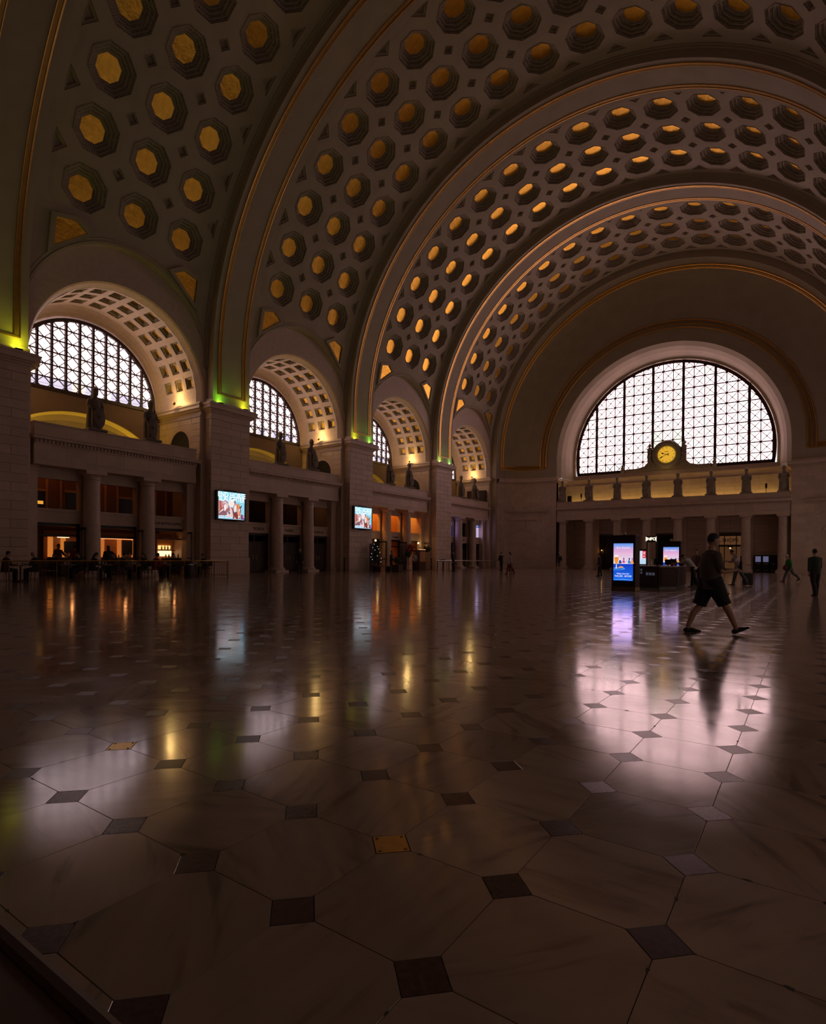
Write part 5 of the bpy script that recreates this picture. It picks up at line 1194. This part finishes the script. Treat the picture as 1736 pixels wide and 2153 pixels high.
mb = MB(); mb.tube([hnd + d2 * -.02 + Vector((.02, .0, 0)), hnd + d2 * .08, hnd + d2 * .17 + Vector((.01, .01, 0))], [(.05, .028), (.062, .034), (.05, .03)], 10); mb.tube([hnd + d2 * -.02 + Vector((0, -.06, .03)), hnd + Vector((0, -.02, .0)), hnd + d2 * .05], [(.012, .03), (.03, .04), (.03, .03)], 8)
pp = MB().add([tuple(local(mn, p)) for p in mb.v], mb.f); o = carry(pp, 'paper_bag', 'paper', 'crumpled pale paper bag held low in the front hand of the walking man', 'bag')
mb = MB().tube([hnd + d2 * .15, hnd + d2 * .21], [(.04, .026), (.036, .022)], 10); pp = MB().add([tuple(local(mn, p)) for p in mb.v], mb.f); pp.obj('dark_end', 'black', o, True)
mb = MB(); spR = Vector((.185 * 1.12, .008, 1.36)); a = rad(14); elR = spR + Vector((sin(rad(6)), sin(a), -cos(a))) * .29; bb = rad(98); d2 = Vector((-.2, sin(bb), -cos(bb))).normalized(); hR = elR + d2 * .33
mb.tube([hR + Vector((0, .01, -.08)), hR + Vector((0, .01, .07)), hR + Vector((0, .01, .12)), hR + Vector((0, .01, .19))], [.024, .024, .011, .011], 10); pp = MB().add([tuple(local(mn, p)) for p in mb.v], mb.f)
carry(pp, 'bottle', 'coat_dark', 'dark slim bottle held upright in the near hand of the walking man', 'bottle')
for s, z, y in ((1, .165, .352), (-1, .125, -.235)):
    pass
# others on the floor
ph, _, _ = person('man in a pale shirt and jeans bent over a phone, wheeling a suitcase', (10.62, 31.5), 205, 1.80, arms=((25, 75, 4), (28, 72, 4)), legs=((14, 4, 6), (-16, 12, -10)), lean=15, top='shirt_pale', sleeve=.45, bottom='jeans', hair='hair', voxel=.016, fingers=1, headtilt=26)
mb = MB().bbox(-.035, .035, -.005, .005, -.07, .07, .003); M = Matrix.Translation((0, .44, 1.13)) @ Matrix.Rotation(rad(-50), 4, 'X'); pp = MB().add([tuple(ph.matrix_basis @ (M @ Vector(p))) for p in mb.v], mb.f); carry(pp, 'phone', 'black', 'dark phone in the hands of the man in the pale shirt', 'phone')
def suitcase(x, y, rz, label):
    o = MB().bbox(-.2, .2, -.13, .13, .05, .62, .03).obj('suitcase', 'coat_dark'); o.location = (x, y, 0); o.rotation_euler.z = rad(rz); tag(o, label, 'suitcase')
    for dx in (-.15, .15):
        MB().tube([(dx * .7, -.11, .6), (dx * .7, -.11, 1.0)], .008, 6).obj('handle_rod', 'steel', o)
        for dy in (-.09, .09): MB().lathe([(.0, -.012), (.035, -.012), (.035, .012), (0, .012)], 0, 0, 10).obj('wheel', 'black', o).matrix_local = Matrix.Translation((dx, dy, .035)) @ Matrix.Rotation(pi / 2, 4, 'Y')
    MB().tube([(-.105, -.11, 1.0), (.105, -.11, 1.0)], .014, 6).obj('grip', 'black', o); MB().box(-.16, .16, .13, .15, .15, .5).obj('pocket', 'coat_dark', o)
    return o
suitcase(10.98, 31.85, 25, 'black wheeled suitcase behind the man looking at his phone')
person('woman in a green jacket and pale cap walking left near the last end column', (12.47, 39.3), 205, 1.62, arms=((10, 20, 8), (-14, 25, 8)), legs=((20, 4, 6), (-26, 18, -22)), lean=6, top='green', sleeve=.98, bottom='jeans', hair='hair', hat='cap_pale', voxel=.02, headtilt=12)
mb = MB().ball((12.3, 39.12, .82), (.14, .08, .17), 10, 6).tube([(12.3, 39.15, .95), (12.34, 39.2, 1.2), (12.38, 39.26, 1.3)], .012, 6); carry(mb, 'shoulder_bag', 'maroon', 'dark red shoulder bag of the woman in green', 'bag')
person('dim passer-by in olive and grey at the right edge of the photo', (13.58, 24.9), 120, 1.66, arms=((8, 15, 8), (-8, 15, 8)), legs=((8, 3, 2), (-8, 8, -4)), top='olive', sleeve=.9, bottom='coat_dark', voxel=.022)
person('dark-coated figure in front of the end portico, left of the near totem', (1.31, 40.6), 200, 1.62, arms=((6, 20, 6), (-4, 20, 6)), legs=((6, 2, 0), (-6, 6, -4)), top='navy', sleeve=.98, bottom='coat_dark', voxel=.026)
person('woman in a white top and red trousers walking before the corner doorway', (-4.97, 39.4), 230, 1.72, arms=((12, 25, 8), (-12, 20, 8)), legs=((15, 4, 4), (-15, 12, -12)), top='white_top', sleeve=.9, bottom='red_trouser', hair='long', voxel=.026)
person('dark figure standing at the far end of the railing', (-10.9, 50.2), 150, 1.78, arms=((20, 45, 8), (10, 30, 8)), legs=((4, 2, 0), (-4, 4, 0)), top='coat_dark', sleeve=.98, bottom='coat_dark', voxel=.03)
person('second dim figure beside the far railing, in a brown top', (-10.3, 51.0), 200, 1.76, arms=((8, 20, 8), (-8, 20, 8)), legs=((8, 3, 0), (-8, 6, -4)), top='brown_top', sleeve=.98, bottom='coat_dark', hair='long', voxel=.03)
person('person with a pale hat and blue backpack in front of the left end column', (-5.1, 50.0), 80, 1.72, arms=((10, 30, 8), (0, 20, 8)), legs=((6, 3, 0), (-6, 6, -4)), top='navy', sleeve=.5, bottom='table_top', shorts=True, hat='cap_pale', shoe='red_cloth', voxel=.028)
person('dark figure passing in front of the TRAINS doorway', (-15.4, 28.1), 320, 1.78, arms=((12, 20, 8), (-12, 20, 8)), legs=((14, 4, 2), (-14, 10, -10)), top='coat_dark', sleeve=.98, bottom='coat_dark', voxel=.026)
person('thin dark figure behind the railing of the farthest bay', (-12.2, 43.4), 200, 1.84, arms=((4, 10, 6), (-4, 10, 6)), legs=((4, 2, 0), (-4, 4, 0)), top='coat_dark', sleeve=.98, bottom='coat_dark', voxel=.03)
person('kiosk clerk in dark clothes left of the small screen', (6.1, 29.0), 300, 1.74, arms=((15, 40, 6), (15, 40, 6)), top='coat_dark', sleeve=.98, bottom='coat_dark', voxel=.024)
person('faint figure standing behind the farther totem', (8.85, 31.2), 250, 1.74, arms=((10, 30, 6), (10, 30, 6)), top='brown_top', sleeve=.98, bottom='coat_dark', voxel=.026)
person('stooping visitor in a pale top leaning on the right side of the counter', (9.15, 28.2), 170, 1.66, arms=((60, 30, 8), (60, 30, 8)), legs=((8, 4, 0), (-10, 10, 0)), lean=38, top='white_top', sleeve=.5, bottom='coat_dark', shoe='white_top', headtilt=15, voxel=.022)
# ---------------------------------------------------------------- café terrace on the left
def railing(x0, y0, x1, y1, h, label, step=.16, panel=1.9, top='brass'):
    L = hypot(x1 - x0, y1 - y0); t = Vector(((x1 - x0) / L, (y1 - y0) / L, 0)); F = frame((x0, y0, 0), t, UP)
    o = MB().tube([F @ Vector((0, h, 0)), F @ Vector((L, h, 0))], .026, 8).obj('railing', top); tag(o, label, 'railing')
    n = max(1, round(L / panel))
    for i in range(n + 1): MB().tube([F @ Vector((i * L / n, 0, 0)), F @ Vector((i * L / n, h, 0))], .02, 6).obj('post', 'bronze', o)
    b = MB()
    for z in (.10, h - .09): b.tube([F @ Vector((0, z, 0)), F @ Vector((L, z, 0))], .010, 5)
    b.obj('rail', 'bronze', o); b = MB(); m = int(L / step)
    for i in range(m): b.tube([F @ Vector(((i + .5) * L / m, .1, 0)), F @ Vector(((i + .5) * L / m, h - .09, 0))], .007, 4)
    stuff(b.obj('balusters', 'bronze', o))
railing(-13.65, 8.2, -14.12, 21.16, .93, 'long low café railing with a brass handrail in front of the nearest bay')
railing(-14.12, 21.2, -17.6, 21.9, .93, 'short return of the café railing towards the first whole pier')
railing(-13.78, 43.2, -13.4, 53.0, .94, 'bright-topped steel railing in front of the farthest bay', .32, 1.6, 'steel')
def cafe_table(x, y, label):
    t = empty('cafe_table', (x, y, 0)); tag(t, label, 'table', 'small café tables behind the long railing')
    MB().lathe([(.0, .70), (.36, .70), (.37, .715), (.37, .735), (.36, .745), (0, .745)], 0, 0, 22).obj('table_top', 'table_top', t, True)
    MB().tube([(0, 0, .03), (0, 0, .70)], .03, 8).obj('stem', 'black', t); MB().lathe([(.26, 0), (.26, .015), (.06, .035), (.04, .06)], 0, 0, 16).obj('foot', 'black', t, True)
def cafe_chair(x, y, rz, label):
    t = empty('cafe_chair', (x, y, 0), rad(rz - 90)); tag(t, label, 'chair', 'dark café chairs behind the long railing')
    MB().bbox(-.21, .21, -.21, .21, .43, .47, .015).obj('seat', 'dark_wood', t)
    for sx in (-1, 1):
        for sy in (-1, 1): MB().tube([(sx * .18, sy * .18, .43), (sx * .2, sy * .21, 0)], .014, 6).obj('leg', 'black', t)
        MB().tube([(sx * .19, -.19, .45), (sx * .19, -.25, .88)], .013, 6).obj('back_post', 'black', t)
    b = MB(); b.bbox(-.2, .2, -.262, -.235, .62, .90, .01); b.obj('backrest', 'dark_wood', t)
tabs = [(-15.1, 11.0), (-15.3, 13.0), (-15.2, 14.7), (-15.4, 16.3), (-15.3, 18.0), (-15.3, 19.9)]
ordt = ['first', 'second', 'third', 'fourth', 'fifth', 'sixth']
for i, (x, y) in enumerate(tabs):
    cafe_table(x, y, '%s small round café table along the railing, counted from the left edge' % ordt[i])
    for s in (-1, 1): cafe_chair(x + .05, y + s * .68, 90 if s < 0 else 270, 'dark café chair on the %s side of the %s table from the left' % ('near' if s < 0 else 'far', ordt[i]))
    for k, (dx, dy) in enumerate(((.12, -.12), (-.1, .14))):
        o = MB().lathe([(.03, .745), (.036, .80), (.04, .86), (.037, .86), (.03, .76)], x + dx, y + dy, 10).obj('cup', 'glass_white', None, True); tag(o, '%s pale cup on the %s café table from the left' % (('nearer', 'farther')[k], ordt[i]), 'cup', 'cups on the café tables')
seats = [(0, -1, 'maroon', 'hair', 'bushy-haired guest in dark red'), (0, 1, 'coat_dark', None, 'bald guest in a dark coat'), (1, 1, 'navy', 'hair', 'guest in a navy top'), (2, -1, 'coat_dark', 'long', 'long-haired guest in black'), (2, 1, 'maroon', 'long', 'long-haired guest in a dark red top'),
         (3, -1, 'brown_top', 'hair', 'guest in a brown top'), (3, 1, 'coat_dark', 'long', 'black-haired guest in dark clothes'), (4, 1, 'coat_dark', 'hair', 'guest in a black jacket'), (4, -1, 'red_cloth', 'hair', 'guest in a red top'), (5, 1, 'navy', 'hair', 'guest in dark blue at the last table')]
for i, s, topm, hr, lb in seats:
    x, y = tabs[i]
    person('%s on the %s side of the %s table' % (lb, 'near' if s < 0 else 'far', ordt[i]), (x + .05, y + s * .62), 90 if s < 0 else 270, 1.72, arms=((28, 62, 6), (30, 58, 6)), legs=((84, 86, 0), (80, 82, 0)), hip=.56, lean=8 + 3 * (i % 3), top=topm, sleeve=.98, bottom='coat_dark', hair=hr, headtilt=8, voxel=.026, group=None)
person('barista with a pale apron standing in the near lit doorway', (-20.9, B1 - 2.75), 20, 1.78, arms=((20, 50, 30), (20, 50, 30)), top='brown_top', sleeve=.5, bottom='coat_dark', voxel=.022)
person('customer in patterned clothes inside the near lit doorway', (-21.1, B1 - 1.75), 200, 1.74, arms=((15, 45, 8), (15, 45, 8)), top='red_cloth', sleeve=.9, bottom='coat_dark', voxel=.024)
person('standing dark figure in the middle lit doorway', (-19.2, B1 - .85), 160, 1.72, arms=((20, 50, 8), (20, 50, 8)), top='coat_dark', sleeve=.98, bottom='coat_dark', hair='long', voxel=.024)
o = MB().lathe([(.24, 0), (.25, .05), (.25, .82), (.22, .88), (.22, .95), (.18, .95), (.18, .90)], -14.5, 18.95, 18).obj('waste_bin', 'black', None, True); tag(o, 'round dark waste bin just behind the café railing', 'bin'); MB().lathe([(.256, .70), (.256, .74)], -14.5, 18.95, 18).obj('band', 'steel', o)
# ---------------------------------------------------------------- entrance of the third bay
def leafy(mb, c, r, n, sz, seed):
    random.seed(seed)
    for _ in range(n):
        d = Vector((random.gauss(0, 1), random.gauss(0, 1), random.gauss(0, 1))).normalized(); p = Vector(c) + Vector((d.x * r[0], d.y * r[1], d.z * r[2])) * random.uniform(.5, 1)
        a = Vector((random.gauss(0, 1), random.gauss(0, 1), random.gauss(0, 1))).normalized(); b = a.cross(d).normalized(); l = sz * random.uniform(.7, 1.3)
        mb.add([p - a * l, p - b * l * .3 + d * l * .1, p + a * l, p + b * l * .3 + d * l * .1], [(0, 1, 2, 3)])
def pot(x, y, h, r, name, mat, label, cat):
    o = MB().lathe([(r * .8, 0), (r, h * .9), (r * 1.08, h * .9), (r * 1.08, h), (r * .9, h), (r * .88, h * .93), (0, h * .93)], x, y, 16).obj(name, mat, None, True); tag(o, label, cat); return o
o = pot(-16.9, 38.4, .5, .32, 'decorated_tree', 'shop_dark', 'dark bushy tree hung with tiny lights beside the second pier', 'tree')
MB().tube([(-16.9, 38.4, .4), (-16.9, 38.4, 2.2)], .04, 6).obj('trunk', 'dark_wood', o); mb = MB()
for i in range(6): leafy(mb, (-16.9, 38.4, .85 + i * .3), (.5 - i * .065,) * 2 + (.2,), 260, .07, i)
stuff(mb.obj('foliage', 'leaf', o)); mb = MB(); random.seed(3)
for i in range(16): z = .8 + i * .1; a = i * 2.4; mb.ball((-16.9 + (.56 - i * .025) * cos(a), 38.4 + (.56 - i * .025) * sin(a), z), .022, 6, 4)
mb.obj('fairy_lights', E((.8, .85, 1), 1.6), o)
o = MB().tube([(-16.2, 42.3, 0), (-16.2, 42.3, 1.2)], .03, 6).lathe([(.3, 0), (.3, .03), (.05, .06)], -16.2, 42.3, 14).lathe([(.05, 1.15), (.17, 1.3), (.2, 1.5), (.18, 1.5), (.1, 1.3)], -16.2, 42.3, 14).obj('flower_stand', 'bronze', None, True); tag(o, 'tall stand of deep red flowers before the middle doorway of the third bay', 'flowers')
mb = MB(); leafy(mb, (-16.2, 42.45, 1.95), (.36, .5, .5), 420, .10, 11); stuff(mb.obj('blossoms', 'red_cloth', o)); mb = MB(); leafy(mb, (-16.2, 42.15, 1.5), (.32, .4, .25), 240, .11, 12); stuff(mb.obj('leaves', 'leaf', o))
o = MB().box(-17.6, -17.0, 46.7, 47.3, 0, .05).obj('plant_rack', 'bronze'); tag(o, 'tall metal rack topped by a green plant against the farthest pier', 'rack')
for dx in (-17.58, -17.02):
    for dy in (46.72, 47.28): MB().tube([(dx, dy, 0), (dx, dy, 1.75)], .02, 6).obj('upright', 'bronze', o)
for z in (.4, .75, 1.1, 1.45, 1.75): MB().box(-17.6, -17.0, 46.7, 47.3, z - .015, z + .015).obj('shelf', 'bronze', o)
mb = MB(); leafy(mb, (-17.3, 47.0, 2.0), (.42, .42, .28), 380, .10, 21); stuff(mb.obj('foliage', 'leaf', o))
o = MB().bbox(-14.35, -13.7, 37.3, 37.95, 0, .62, .02).obj('planter_box', 'dark_wood'); tag(o, 'square dark planter on the floor before the third bay', 'planter'); mb = MB(); leafy(mb, (-14.0, 37.6, .95), (.4, .4, .34), 380, .09, 31); stuff(mb.obj('foliage', 'leaf', o))
o = MB().bbox(-15.9, -15.3, 36.9, 38.6, .40, .48, .02).obj('bench', 'dark_wood'); tag(o, 'low dark bench between the lit tree and the planter', 'bench')
for dy in (37.05, 38.4): MB().box(-15.85, -15.35, dy, dy + .08, 0, .4).obj('leg', 'dark_wood', o)
person('dark figure standing at the door of the third bay', (-16.6, 40.2), 20, 1.76, arms=((10, 40, 8), (10, 40, 8)), top='navy', sleeve=.98, bottom='coat_dark', voxel=.026)
person('pale-jacketed figure beside the red flowers', (-16.3, 43.3), 330, 1.72, arms=((10, 30, 8), (10, 30, 8)), top='shirt_pale', sleeve=.98, bottom='coat_dark', hair='long', voxel=.026)
o = MB().bbox(-17.1, -16.4, 44.3, 45.4, 0, 1.9, .02).obj('menu_cabinet', 'dark_wood'); tag(o, 'dark upright cabinet lit from above beside the far doorway of the third bay', 'cabinet'); MB().box(-16.405, -16.39, 44.4, 45.3, .8, 1.75).obj('menu', 'shop_wall', o); MB().box(-16.6, -16.38, 44.4, 45.3, 1.92, 1.97).obj('picture_light', E((1, .5, .2), .8), o)
for i, y in enumerate((39.2, 43.8)):
    o = MB().bbox(-17.9, -17.82, y - .4, y + .4, 0, 2.35, .01).obj('folding_screen', 'black'); tag(o, 'dark upright door panel standing %s of the third bay entrance' % ('near side' if i == 0 else 'far side'), 'panel'); MB().box(-17.83, -17.80, y - .3, y + .3, .2, 2.2).obj('inset_panel', 'shop_dark', o)
# side table by the railing of the farthest bay
t = empty('side_table', (-14.6, 45.6, 0)); tag(t, 'small table with a dish standing at the foot of the farthest pier', 'table')
MB().bbox(-.35, .35, -.6, .6, .86, .92, .01).obj('table_top', 'dark_wood', t)
for sx in (-.3, .3):
    for sy in (-.55, .55): MB().box(sx - .03, sx + .03, sy - .03, sy + .03, 0, .86).obj('leg', 'dark_wood', t)
o = MB().lathe([(.1, .92), (.34, 1.0), (.36, 1.03), (.3, 1.0), (.05, .95)], -14.6, 45.5, 16).obj('dish', 'bronze', None, True); tag(o, 'shallow dark dish on the small table by the farthest pier', 'dish')
# wooden bench at the lower left corner, right beside the camera
bn = MB().bbox(9.4, 12.62, .10, .50, .40, .47, .02).obj('bench', 'dark_wood'); tag(bn, 'dark polished bench cut off by the lower left corner of the photo', 'bench')
for x in (9.7, 12.3): MB().bbox(x - .04, x + .04, .14, .46, 0, .40, .008).obj('leg', 'dark_wood', bn)
MB().tube([(9.42, .49, .475), (12.6, .49, .475)], .018, 8).obj('edge_rail', 'dark_wood', bn)
